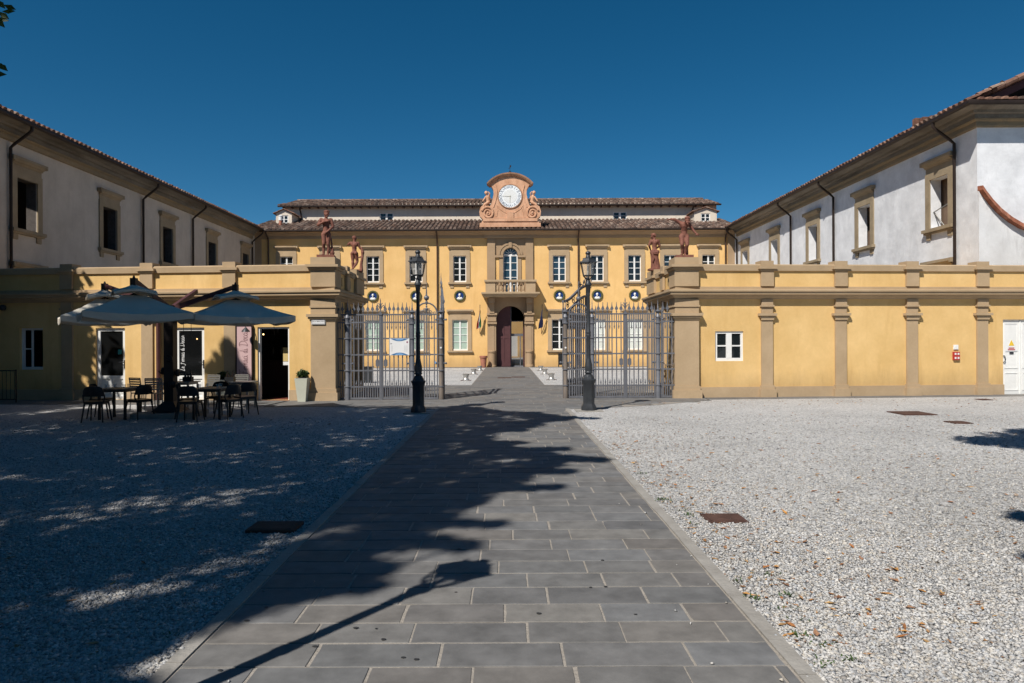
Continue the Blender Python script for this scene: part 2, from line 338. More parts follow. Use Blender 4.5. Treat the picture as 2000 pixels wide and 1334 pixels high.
def window(P, s, w, z0, z1, parent, style='sash', glass=None, bars=4, surround=BROWN2, hoodz=None, band=0.25, recess=0.12, sillw=None, brackets=True, hood_gap=0.30, nm='window'):
    """stone surround (the part) with hood, sill, white sash and pane as sub-parts"""
    m = MB(); a, b = s - w / 2, s + w / 2; pr = 0.05
    m.pbox(P, a - band, a, 0.0, pr, z0, z1); m.pbox(P, b, b + band, 0.0, pr, z0, z1); m.pbox(P, a - band, b + band, 0.0, pr, z1, z1 + band * 0.95)
    if hood_gap > band: m.pbox(P, a - band + .02, b + band - .02, 0.0, pr - .02, z1 + band * .95, z1 + hood_gap)
    win = m.build(nm, surround, parent)
    hz = z1 + hood_gap; h = MB(); hx = band + 0.10
    h.sweep([P(a - band, 0, 0)[:2], P(b + band, 0, 0)[:2]], [(0.0, hz), (.06, hz), (.08, hz + .05), (.13, hz + .07), (.17, hz + .14), (.19, hz + .15), (.19, hz + .24), (0, hz + .27)], side=1 if P.n == (P.e[1], -P.e[0]) else -1)
    for q in (a - hx, b + band):    # short returns that widen the hood past the surround
        h.pbox(P, q, q + .10, 0, .18, hz + .10, hz + .245)
    h.build('hood', surround, win)
    sl = MB(); sl.pbox(P, a - band - .07, b + band + .07, 0, .15, z0 - .11, z0); sl.pbox(P, a - band - .03, b + band + .03, 0, .10, z0 - .17, z0 - .11)
    if brackets:
        for q in (a - band + .05, b + band - .27): sl.pbox(P, q, q + .22, 0, .045, z0 - .36, z0 - .17)
    sl.build('sill', surround, win)
    if style == 'sash':
        f = MB(); e = -recess; fw = .055
        f.pbox(P, a, a + fw, e, e + .05, z0, z1); f.pbox(P, b - fw, b, e, e + .05, z0, z1); f.pbox(P, a + fw, b - fw, e, e + .05, z0, z0 + .10); f.pbox(P, a + fw, b - fw, e, e + .05, z1 - fw, z1)
        f.pbox(P, s - .05, s + .05, e, e + .055, z0 + .10, z1 - fw)
        for k in range(1, bars):
            zz = z0 + .10 + (z1 - fw - z0 - .10) * k / bars
            f.pbox(P, a + fw, s - .05, e, e + .04, zz - .017, zz + .017); f.pbox(P, s + .05, b - fw, e, e + .04, zz - .017, zz + .017)
        f.build('sash', WPAINT, win)
        g = MB(); g.poly([P(a, e + .012, z0), P(b, e + .012, z0), P(b, e + .012, z1), P(a, e + .012, z1)]); g.build('pane', glass or DGLASS, win)
    return win
def arch_pts(P, s, r, zs, d, n=16):
    return [P(s + r * math.cos(math.pi * k / n), d, zs + r * math.sin(math.pi * k / n)) for k in range(n + 1)]
def spandrel(mb, P, s, r, zs, ztop, t, n=16, d=0.0):
    """fills a rectangular opening above its springing down to a round arch, with the soffit"""
    pts = [(s + r * math.cos(math.pi * k / n), zs + r * math.sin(math.pi * k / n)) for k in range(n + 1)]
    for (x0, q0), (x1, q1) in zip(pts, pts[1:]):
        mb.poly([P(x0, d, q0), P(x1, d, q1), P(x1, d, ztop), P(x0, d, ztop)]); mb.poly([P(x0, d, q0), P(x1, d, q1), P(x1, d - t, q1), P(x0, d - t, q0)])
def arch_band(mb, P, s, r0, r1, zs, d0, d1, n=18):
    ring = []
    for k in range(n + 1):
        a = math.pi * k / n; c, q = math.cos(a), math.sin(a)
        ring.append([P(s + r0 * c, d0, zs + r0 * q), P(s + r1 * c, d0, zs + r1 * q), P(s + r1 * c, d1, zs + r1 * q), P(s + r0 * c, d1, zs + r0 * q)])
    vs = [p for q in ring for p in q]
    mb.add(vs, [(4 * i + j, 4 * i + (j + 1) % 4, 4 * i + 4 + (j + 1) % 4, 4 * i + 4 + j) for i in range(n) for j in range(4)] + [(0, 1, 2, 3), tuple(4 * n + j for j in range(4))])

# ------------------------------------------------------------------ the villa at the end of the court
VY = 44.0; XL, XR, XC = -16.2, 14.7, 0.245
PF = Plane(0, VY, 1, 0)
fx = lambda u: (u - U0) * VY / FPX
villa = thing('villa', 'long yellow villa with a clock gable over its central door, behind the gates', 'building', (XC, VY, 0))
upper = [fx(u) for u in (560, 645, 729, 813, 898.5, 1092.8, 1167, 1240, 1310, 1384.5)]
lower = [fx(u) for u in (729, 813, 898.5, 1092.8, 1167, 1240)]
UW, UZ0, UZ1 = 0.84, 5.48, 7.19; LW, LZ0, LZ1 = 1.0, 1.08, 3.07
DR, DZS = 0.91, 3.03; AR, AZS, AZ0 = 0.47, 7.22, 4.86
holes = [(s - UW / 2, s + UW / 2, UZ0, UZ1) for s in upper] + [(s - LW / 2, s + LW / 2, LZ0, LZ1) for s in lower]
w = MB(); bayL, bayR = XC - 1.50, XC + 1.50
w.wall(PF, XL, bayL, 0, 8.9, [h for h in holes if h[1] < bayL], .16); w.wall(PF, bayR, XR, 0, 8.9, [h for h in holes if h[0] > bayR], .16)
for q in (XC - .845, XC + .845):    # yellow strips beside the arched window
    w.pbox(PF, q - .125, q + .125, -.02, .025, 5.55, 7.04)
w.box(XL - 6, XC - .3, VY + 8, VY + 8.3, 0, 8.5); w.box(XC + 1.0, XR + 6, VY + 8, VY + 8.3, 0, 8.5); w.box(XC - .3, XC + 1.0, VY + 8, VY + 8.3, 3.2, 8.5)
w.build('wall', YELLOW2, villa)
bay = MB()
bay.wall(PF, bayL, bayR, 0, 8.9, [(XC - DR, XC + DR, 0, DZS + DR), (XC - AR, XC + AR, AZ0, AZS + AR)], .55, d=.02)
spandrel(bay, PF, XC, DR, DZS, DZS + DR, .55, d=.02); spandrel(bay, PF, XC, AR, AZS, AZS + AR, .55, d=.02)
for sg in (-1, 1):
    a, b = (XC - 1.47, XC - .98) if sg < 0 else (XC + .98, XC + 1.47)
    bay.pbox(PF, a, b, .02, .13, 4.75, 8.36); bay.pbox(PF, a - .03, b + .03, .02, .17, 8.1, 8.18)
    # door pilaster: plinth, shaft, two caps
    a, b = (XC - 1.45, XC - .95) if sg < 0 else (XC + .95, XC + 1.45)
    bay.pbox(PF, a, b, .02, .13, 0, 2.95); bay.pbox(PF, a + .1, b - .1, .13, .16, 1.0, 2.75)
    bay.pbox(PF, a - .06, b + .06, .02, .26, 2.78, 2.90); bay.pbox(PF, a - .02, b + .02, .02, .20, 2.95, 3.42); bay.pbox(PF, a - .08, b + .08, .02, .30, 3.36, 3.48)
    bay.lathe([(.27, 0), (.27, .12), (.22, .15), (.22, .92), (.26, .95), (.27, 1.06), (.20, 1.08)], PF((a + b) / 2, .12, 0), 16)
    c = (a + b) / 2; bay.pbox(PF, c - .16, c + .16, .02, .34, 3.48, 4.1); bay.pbox(PF, c - .19, c + .19, .02, .62, 4.1, 4.44)
arch_band(bay, PF, XC, AR, AR + .16, AZS, .02, .08); arch_band(bay, PF, XC, AR + .20, AR + .32, AZS, .02, .11)
bay.pbox(PF, XC - .1, XC + .1, .02, .16, AZS + AR, AZS + AR + .38)
for sg in (-1, 1):
    a, b = sorted((XC + sg * AR, XC + sg * (AR + .24))); bay.pbox(PF, a, b, .02, .075, 5.3, AZS - .18)
    a, b = sorted((XC + sg * (AR - .01), XC + sg * (AR + .52))); bay.pbox(PF, a, b, .02, .15, AZS - .16, AZS - .02)
bay.build('entrance_bay', BROWN, villa)
fr = MB()
for a, b in ((XL, XL + .42), (XR - .45, XR)): fr.pbox(PF, a, b, 0, .07, 0, 8.4)
fr.build('corner_pilaster', BROWN, villa)
cn = MB(); cn.sweep([(XL, VY), (bayL - .1, VY), (bayL - .1, VY - .12), (bayR + .1, VY - .12), (bayR + .1, VY), (XR, VY)], [(0, 8.3), (.07, 8.3), (.09, 8.36), (.09, 8.5), (.16, 8.53), (.30, 8.60), (.34, 8.66), (.52, 8.70), (.52, 8.76), (0, 8.80)])
cn.build('cornice', BROWN, villa)
gt = MB(); gutter(gt, [(XL + .5, VY - .62), (XR - .4, VY - .62)], 8.76, .07); gt.build('gutter', GUTTER, villa)
for u in (526, 855, 1130, 1417):
    d = MB(); s = fx(u); d.tube([PF(s, .60, 8.74), PF(s, .56, 8.62), PF(s, .2, 8.38), PF(s, .10, 8.25), PF(s, .10, .1)], .05, 8); d.build('downpipe', PIPE, villa)
# lower roof, attic storey, upper roof
rf = MB(); rp_ = MB(); E0 = (XL - .4, VY - .66, 8.78); pit = Vector((0, 1, .30)); Lr = 4.9
roof_tiles(rf, E0, (1, 0, 0), pit, XR - XL + .8, Lr, seed=3, pans=rp_)
rp_.poly([(XL - .4, VY - .66, 8.755), (XR + .4, VY - .66, 8.755), (XR + .4, VY + 4.3, 10.23), (XL - .4, VY + 4.3, 10.23)])
rf = rf.build('roof', TILE, villa); rp_.build('roof_pans', PAN, rf)
AY, AX0, AX1 = 47.9, -15.6, 14.75
PA = Plane(0, AY, 1, 0); ax = lambda u: (u - U0) * AY / FPX
at = MB(); awin = [(ax(u) - .48, ax(u) + .48, 10.12, 10.72) for u in (756, 1212)]
at.wall(PA, AX0, AX1, 9.6, 11.35, awin, .12); at.poly([(AX1, AY, 9.6), (AX1, AY + 7, 9.6), (AX1, AY + 7, 11.3), (AX1, AY, 11.3)]); at.poly([(AX0, AY, 9.6), (AX0, AY + 7, 9.6), (AX0, AY + 7, 11.3), (AX0, AY, 11.3)])
at.build('attic_wall', CREAM, villa)
for u in (756, 1212):
    f = MB(); s = ax(u)
    for (a, b, c, e) in ((-.48, .48, 10.12, 10.22), (-.48, .48, 10.67, 10.72), (-.48, -.42, 10.22, 10.67), (.42, .48, 10.22, 10.67), (-.07, .07, 10.22, 10.67)): f.pbox(PA, s + a, s + b, -.10, -.05, c, e)
    for q in (-.245, .245): f.pbox(PA, s + q - .175, s + q + .175, -.10, -.06, 10.43, 10.455)
    o = f.build('attic_window', WPAINT, villa); g = MB(); g.poly([PA(s - .47, -.085, 10.13), PA(s + .47, -.085, 10.13), PA(s + .47, -.085, 10.7), PA(s - .47, -.085, 10.7)]); g.build('pane', DGLASS, o)
ur = MB(); up_ = MB(); roof_tiles(ur, (AX0 - .35, AY - .40, 11.16), (1, 0, 0), (0, 1, .30), AX1 - AX0 + .6, 3.7, seed=8, pans=up_, keep=lambda s, t: s > t * .12 and s < AX1 - AX0 + .6 - t * .1)
up_.poly([(AX0 - .35, AY - .40, 11.13), (AX1 + .25, AY - .40, 11.13), (AX1 + .25, AY + 3.1, 12.20), (AX0 - .35, AY + 3.1, 12.20)]); up_.poly([(AX0 - .35, AY + 7, 11.13), (AX1 + .25, AY + 7, 11.13), (AX1 + .25, AY + 3.1, 12.20), (AX0 - .35, AY + 3.1, 12.20)])
for k in range(int((AX1 - AX0) / .34)):
    ur.cur = (k * .31 + .2, 44.3); ur.lathe([(.11, 0), (.095, .38)], (AX0 + k * .34, AY + 3.1, 12.24), 8, axis=Matrix.Rotation(R(90), 3, 'Y'))
ur = ur.build('upper_roof', TILE, villa); up_.build('roof_pans', PAN, ur)
eg = MB(); gutter(eg, [(AX0 - .3, AY - .43), (AX1 + .2, AY - .43)], 11.12, .06); eg.build('gutter', GUTTER, villa)
raf = MB(); raf.box(AX0, AX0 + .08, AY - .36, AY - .01, 11.02, 11.1); r0 = raf.build('rafter_end', MAROON, villa)
for k in range(1, int((AX1 - AX0) / .6)):
    o = r0.copy(); COL.objects.link(o); o.location.x += k * .6
for u in (590, 1352):
    d = MB(); s = ax(u); d.tube([PA(s, .46, 11.08), PA(s, .42, 10.95), PA(s, .2, 10.75), PA(s, .08, 10.6), PA(s, .08, 9.75)], .055, 8); d.build('downpipe', GUTTER, villa)
# dormers on the lower roof
for (u0, u1, lab) in ((540, 571, None), (1357, 1401, None)):
    DY = 46.3; k = DY / FPX; a, b = (u0 - U0) * k, (u1 - U0) * k; PD = Plane(0, DY, 1, 0); c = (a + b) / 2; ww = .30 if u0 < 900 else .32
    wz0, wz1 = 9.72, 10.28
    m = MB(); m.wall(PD, a, b, 9.3, 10.42, [(c - ww, c + ww, wz0, wz1)], .08)
    m.poly([PD(a, 0, 10.42), PD(b, 0, 10.42), PD(c, 0, 10.66)]); 
    for q in (a, b): m.poly([PD(q, 0, 9.3), PD(q, -1.6, 9.3), PD(q, -1.6, 10.42), PD(q, 0, 10.42)])
    dm = m.build('dormer', CREAM, villa)
    r = MB()
    for sg in (-1, 1):
        e = a - .16 if sg < 0 else b + .16
        roof_tiles(r, (e, DY - .14, 10.37), (0, 1, 0), ((c - e), 0, .32), 1.7, math.hypot(c - e, .32), .22, .36, .06, seed=20 + sg)
        r.poly([(e, DY - .14, 10.36), (e, DY + 1.6, 10.36), (c, DY + 1.6, 10.68), (c, DY - .14, 10.68)])
    r.build('dormer_roof', TILE_RED, dm)
    f = MB()
    for (q0, q1, z0, z1) in ((-ww, ww, wz0, wz0 + .07), (-ww, ww, wz1 - .05, wz1), (-ww, -ww + .06, wz0, wz1), (ww - .06, ww, wz0, wz1), (-.035, .035, wz0, wz1), (-ww, ww, (wz0 + wz1) / 2 - .02, (wz0 + wz1) / 2 + .02)):
        f.pbox(PD, c + q0, c + q1, -.07 - abs(q0 + q1) * .004, -.03 + abs(z1 - z0) * .004, z0, z1)
    f.build('window_frame', WPAINT, dm); g = MB(); g.poly([PD(c - ww, -.06, wz0), PD(c + ww, -.06, wz0), PD(c + ww, -.06, wz1), PD(c - ww, -.06, wz1)]); g.build('pane', DGLASS, dm)
ch = MB(); cx = (549 - U0) * 45.3 / FPX; ch.lathe([(.11, 9.2), (.11, 9.75)], (cx, 45.3, 0), 12); cho = ch.build('chimney_pipe', POT, villa)
c2 = MB(); c2.lathe([(.13, 9.75), (.13, 10.02), (.16, 10.04), (.05, 10.12)], (cx, 45.3, 0), 12); c2.build('chimney_cowl', WPAINT, cho)
# windows of the facade
for i, s in enumerate(upper): window(PF, s, UW, UZ0, UZ1, villa, bars=4, glass=BGLASS if i in (1, 5, 8) else DGLASS, hood_gap=.42)
for i, s in enumerate(lower): window(PF, s, LW, LZ0, LZ1, villa, bars=4, glass=[BLIND, BLIND, BLIND, DGLASS, BLINDW, BLINDW][i], hood_gap=.40, brackets=False)
# arched window over the balcony
aw = MB(); e = -.25
aw.pbox(PF, XC - AR, XC - AR + .06, e, e + .06, AZ0, AZS); aw.pbox(PF, XC + AR - .06, XC + AR, e, e + .06, AZ0, AZS); aw.pbox(PF, XC - .055, XC + .055, e, e + .07, AZ0, AZS - .05); aw.pbox(PF, XC - AR + .06, XC + AR - .06, e, e + .065, AZS - .05, AZS + .09)
for k in range(1, 5):
    z = AZ0 + (AZS - AZ0) * k / 5
    for q in (-1, 1):
        a, b = sorted((XC + q * .055, XC + q * (AR - .06))); aw.pbox(PF, a, b, e, e + .05, z - .018, z + .018)
arch_band(aw, PF, XC, AR - .06, AR - .003, AZS + .09, e, e + .06)
for k in range(1, 6):
    a = math.pi * k / 6; c, q = math.cos(a), math.sin(a); aw.tube([PF(XC + .1 * c, e + .03, AZS + .09 + .1 * q), PF(XC + .4 * c, e + .03, AZS + .05 + .4 * q)], .018, 4)
arch_band(aw, PF, XC, .10, .14, AZS + .09, e, e + .05, 10)
awo = aw.build('arched_window', WPAINT, villa)
g = MB(); g.poly([PF(XC - AR, e + .015, AZ0), PF(XC + AR, e + .015, AZ0)] + arch_pts(PF, XC, AR, AZS, e + .015)); g.build('pane', BGLASS, awo)
# balcony
b = MB(); bl, br = XC - 1.64, XC + 1.64
b.sweep([(bl, VY - .02), (bl, VY - .95), (br, VY - .95), (br, VY - .02)], [(-.3, 4.46), (0, 4.46), (.06, 4.52), (.10, 4.60), (.20, 4.66), (.20, 4.76), (-.3, 4.76)])
b.box(bl + .2, br - .2, VY - .75, VY - .02, 4.5, 4.74)
b.sweep([(bl + .04, VY - .03), (bl + .04, VY - .9), (br - .04, VY - .9), (br - .04, VY - .03)], [(-.24, 5.40), (.03, 5.40), (.05, 5.45), (.05, 5.55), (-.26, 5.55)])
for (x0, x1) in ((bl + .06, bl + .68), (br - .68, br - .06)): b.box(x0, x1, VY - .86, VY - .66, 4.76, 5.40)
for x in (bl + .06, br - .26): b.box(x, x + .2, VY - .66, VY - .03, 4.76, 5.40)
balc = b.build('balcony', BROWN2, villa)
for k in range(8):
    x = bl + .82 + k * (br - bl - 1.64) / 7; m = MB(); m.lathe([(.075, 4.76), (.075, 4.81), (.045, 4.84), (.075, 4.95), (.08, 5.02), (.04, 5.18), (.035, 5.27), (.06, 5.31), (.07, 5.40)], (x, VY - .76, 0), 10); m.build('baluster', BROWN2, balc)
# the double door: closed leaf, open side with a glazed inner door
d = MB(); dd = -.40; dl = XC - DR
def leafshape(s0, s1, zb, zt_arch, d0, d1):
    pts = [(s0, zb), (s1, zb)] + [(s, DZS + math.sqrt(max(0, (DR - .01) ** 2 - (s - XC) ** 2))) for s in [s1 + (s0 - s1) * k / 12 for k in range(13)]]
    return [PF(s, d0, z) for s, z in pts], [PF(s, d1, z) for s, z in pts]
d.prism(*leafshape(dl + .01, XC, .02, 0, dd, dd + .06))
for z0, z1 in ((.02, .36), (.9 + .95, 2.05), (3.0, 3.12)):
    d.pbox(PF, dl + .02, XC - .02, dd + .06, dd + .085, z0, z1)
for q in (dl + .02, dl + .41, XC - .11): d.pbox(PF, q, q + .09, dd + .06, dd + .088, .36, 3.0)
d.build('door_leaf', MAROOND, villa)
d = MB(); d.pbox(PF, XC + DR - .09, XC + DR - .02, -1.15, dd, .02, 3.1); d.build('door_leaf', MAROOND, villa, label='door leaf folded open against the side')
inn = MB(); q0, q1 = -.55, -.55
inn.box(XC - 2.2, XC - .3, VY + 7.9, VY + 8.35, 0, 4.4); inn.box(XC + 1.0, XC + 2.2, VY + 7.9, VY + 8.35, 0, 4.4); inn.box(XC - .3, XC + 1.0, VY + 7.9, VY + 8.35, 3.2, 4.4); inn.box(XC - 2.2, XC - 2.1, VY + .58, VY + 7.9, 0, 4.4); inn.box(XC + 2.1, XC + 2.2, VY + .58, VY + 7.9, 0, 4.4); inn.box(XC - 2.2, XC + 2.2, VY + .58, VY + 7.9, 4.4, 4.5)
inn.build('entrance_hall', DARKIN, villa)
CLEAR = mat_glass('clear_glass', (.03, .035, .035), .62)
gd = MB(); e = -.75
for (a, b_, z0, z1) in ((0, .06, 0, 3.9), (.88, .94, 0, 3.0), (.06, .88, 2.0, 2.16), (.60, .66, .08, 2.0), (.06, .88, 0, .08), (.06, .88, 2.95, 3.0)): gd.pbox(PF, XC + a, XC + b_, e, e + .06, z0, z1)
gdo = gd.build('glazed_inner_door', IRON, villa)
g = MB(); g.poly([PF(XC, e + .02, .05), PF(XC + .9, e + .02, .05), PF(XC + .9, e + .02, 3.0), PF(XC, e + .02, 3.0)]); g.build('pane', CLEAR, gdo)
# medallions: wreath, blue ground, white bust
for i, s in enumerate(lower):
    z = 4.60; M = plane_matrix(PF, s, 0, z)
    m = MB(); m.tube([M @ Vector((.31 * math.cos(2 * math.pi * k / 28), .31 * math.sin(2 * math.pi * k / 28), .03)) for k in range(28)], [.058 + .012 * (k % 2) for k in range(28)], 6, closed=True)
    wo = m.build('medallion', WREATH, villa)
    g = MB(); g.lathe([(.29, 0), (.29, .03)], M.translation, 28, axis=M.to_3x3()); g.build('blue_ground', COBALT, wo)
    bu = MB(); hv = [0, .01, -.01, .015, -.015, 0][i]; sc = M.to_3x3()
    def el(c, r, tilt=0): bu.ball(M @ Vector(c), r, 12, 8, m=sc @ Matrix.Rotation(tilt, 3, 'Z'))
    el((0, -.18, .05), (.20, .085, .07)); el((-.09, -.14, .05), (.10, .06, .06), .5); el((.09, -.14, .05), (.10, .06, .06), -.5); el((hv, -.06, .06), (.045, .08, .05)); el((hv, .055, .07), (.068, .088, .075)); el((hv, .10, .06), (.075, .06, .07))
    el((hv * 2, .04, .145), (.014, .025, .02)); el((hv, -.02, .11), (.04, [.03, .06, .05, .04, .035, .07][i], .04)); el((hv + .066, .045, .06), (.012, .025, .02)); el((hv - .066, .045, .06), (.012, .025, .02))
    bu.build('white_bust', BUSTW, wo)

# clock gable on the eave
GY = VY - .25; PG = Plane(XC, GY, 1, 0); GK = FPX / GY
gx = lambda x: (x - 860) / 8.895 / GK; gz = lambda y: px_z(997, 310 + y / 8.895, GY)
half = [(1400, 1192), (1345, 1090), (1325, 1060), (1385, 1000), (1395, 920), (1370, 840), (1335, 812), (1280, 815), (1225, 850), (1190, 800), (1165, 720), (1145, 620), (1150, 540), (1185, 480), (1215, 430)]
outl = [(gx(x), gz(y)) for x, y in half]
arc = [(gx(860 + 355 * math.sin(R(a)) / math.sin(R(52))), gz(430 - (math.cos(R(a)) - math.cos(R(52))) * 160 / (1 - math.cos(R(52))))) for a in range(48, -49, -6)]
full = outl + arc + [(-x, z) for x, z in outl[::-1]]
m = MB(); m.prism([PG(x, .10, z) for x, z in full], [PG(x, -.45, z) for x, z in full])
m.pbox(PG, gx(390), gx(1330), .10, .16, gz(1092), gz(1040)); m.pbox(PG, gx(800), gx(920), .10, .17, gz(1090), gz(930)); m.pbox(PG, -gx(1390), gx(1390), .10, .13, gz(1190), gz(1120))
gab = m.build('clock_gable', PEACH, villa)
cap = MB(); A = [(gx(860 + 395 * math.sin(R(a)) / math.sin(R(52))), gz(445 - (math.cos(R(a)) - math.cos(R(52))) * 178 / (1 - math.cos(R(52))))) for a in range(-52, 53, 4)]
prof = [(-.46, 0), (.12, 0), (.16, .06), (.24, .08), (.30, .16), (.32, .24), (-.46, .24)]
vs = [];
for i, (x, z) in enumerate(A):
    a = R(-52 + 4 * i)
    for (dd_, h) in prof: vs.append(PG(x + math.sin(a) * (h - .2), dd_, z + math.cos(a) * (h - .2)))
n = len(prof); cap.add(vs, [(i * n + j, i * n + (j + 1) % n, (i + 1) * n + (j + 1) % n, (i + 1) * n + j) for i in range(len(A) - 1) for j in range(n)] + [tuple(range(n)), tuple((len(A) - 1) * n + j for j in range(n))])
cap.build('arched_cornice', PEACHD, gab)
for sg in (-1, 1):
    vo = MB(); pts = []; c = (sg * gx(1245), gz(945))
    for k in range(40):
        a = R(20 + k * 18); r = .40 - k * .0088
        pts.append(PG(c[0] + sg * r * math.cos(a), .13, c[1] + r * math.sin(a) * 1.05))
    vo.tube(pts, [.075 - k * .0009 for k in range(40)], 6); vo.ball(PG(c[0], .13, c[1]), .09)
    ed = [(sg * gx(x), gz(y)) for x, y in ((1110, 470), (1085, 560), (1092, 660), (1118, 760), (1150, 850))]
    vo.tube([PG(x, .11, z) for x, z in ed], .035, 6)
    ed = [(sg * gx(x), gz(y)) for x, y in ((1080, 815), (1040, 880), (960, 930), (900, 960))]; vo.tube([PG(x, .105, z) for x, z in ed], .025, 5)
    ed = [(sg * gx(x), gz(y)) for x, y in ((1085, 815), (1075, 900), (1090, 1000), (1130, 1030), (900, 1035))]; vo.tube([PG(x, .105, z) for x, z in ed], .022, 5)
    vo.build('volute', PEACH, gab)
cz = gz(660); M = plane_matrix(PG, 0, .10, cz); cr = 205 / 8.895 / GK
m = MB(); m.tube([M @ Vector((cr * math.cos(2 * math.pi * k / 48), cr * math.sin(2 * math.pi * k / 48), .02)) for k in range(48)], .045, 6, closed=True); m.build('dial_ring', PEACHD, gab)
m = MB(); m.lathe([(cr, 0), (cr, .045)], M.translation, 48, smooth=False, axis=M.to_3x3()); m.build('clock_dial', DIAL, gab)
m = MB(); m.lathe([(cr * .58, 0.044), (cr * .58, .052)], M.translation, 40, smooth=False, axis=M.to_3x3()); m.build('dial_centre', BUSTW, gab)
nums = ['XII', 'I', 'II', 'III', 'IIII', 'V', 'VI', 'VII', 'VIII', 'IX', 'X', 'XI']
for k in range(12):
    a = R(90 - 30 * k); T = M @ Matrix.Translation((cr * .79 * math.cos(a), cr * .79 * math.sin(a), .047)) @ Matrix.Rotation(a - R(90), 4, 'Z') @ Matrix.Scale(.85, 4, (1, 0, 0))
    text(nums[k], .30, T, NUM, 'numeral', gab)
    a -= R(15); mk = MB(); T = M @ Matrix.Translation((cr * .80 * math.cos(a), cr * .80 * math.sin(a), .047)) @ Matrix.Rotation(a - R(90), 4, 'Z')
    mk.prism([T @ Vector(p) for p in ((-.022, 0, 0), (0, -.055, 0), (.022, 0, 0), (0, .08, 0))], [T @ Vector(p) for p in ((-.022, 0, .004), (0, -.055, .004), (.022, 0, .004), (0, .08, .004))]); mk.build('half_hour_mark', NUM, gab)
HAND = mat('pale_gilt_hand', (0.55, 0.50, 0.38), 0.4, 0.3)
for (a, l, wd) in ((178, .52, .022), (268, .42, .030)):
    m = MB(); T = M @ Matrix.Translation((0, 0, .062 + wd * .2)) @ Matrix.Rotation(R(a), 4, 'Z'); m.prism([T @ Vector(p) for p in ((-.06, -wd / 2, 0), (l * cr / .77, -wd / 5, 0), (l * cr / .77, wd / 5, 0), (-.06, wd / 2, 0))], [T @ Vector(p) for p in ((-.06, -wd / 2, .01), (l * cr / .77, -wd / 5, .01), (l * cr / .77, wd / 5, .01), (-.06, wd / 2, .01))]); m.build('clock_hand', HAND, gab)
vn = MB(); zt = gz(265); b0 = PG(0, -.15, zt)
vn.tube([(b0[0], b0[1], zt - .1), (b0[0], b0[1], zt + .62)], .014, 6)
for q in (-.16, -.08, .08, .16): vn.tube([(b0[0] + q, b0[1], zt - .05), (b0[0] + q * .9, b0[1], zt + .08), (b0[0] + q * .2, b0[1], zt + .22)], .011, 5)
vn.tube([(b0[0] - .10, b0[1], zt + .38), (b0[0] + .05, b0[1], zt + .47)], .012, 5)
vn.prism([(b0[0] + .0, b0[1] - .006, zt + .42), (b0[0] + .09, b0[1] - .006, zt + .52), (b0[0] + .07, b0[1] - .006, zt + .62), (b0[0] + .01, b0[1] - .006, zt + .56)], [(b0[0] + .0, b0[1] + .006, zt + .42), (b0[0] + .09, b0[1] + .006, zt + .52), (b0[0] + .07, b0[1] + .006, zt + .62), (b0[0] + .01, b0[1] + .006, zt + .56)])
vn.build('weathervane', GUTTER, gab)
lr = MB(); lr.tube([PG(gx(1310), -.3, gz(720)), PG(gx(1270), -.3, gz(540))], .010, 5); lr.build('lightning_rod', GUTTER, gab)
# a sunlit house beyond, seen only through the open villa door
rb = thing('rear_house', 'sunlit pale yellow house glimpsed through the glazed inner door', 'house', (XC + .6, 70, 0))
PRB = Plane(XC + .6, 70, 1, 0); m = MB(); m.wall(PRB, -9, 9, 0, 7, [(-.75, .25, .1, 2.4), (1.1, 2.1, .9, 2.6)], .15); m.build('wall', YELLOW2, rb)
m = MB(); m.pbox(PRB, -.75, .25, -.16, -.12, .1, 2.4); m.build('door', WPAINT, rb); m = MB(); m.pbox(PRB, 1.1, 2.1, -.16, -.12, .9, 2.6); m.build('window', DGLASS, rb)
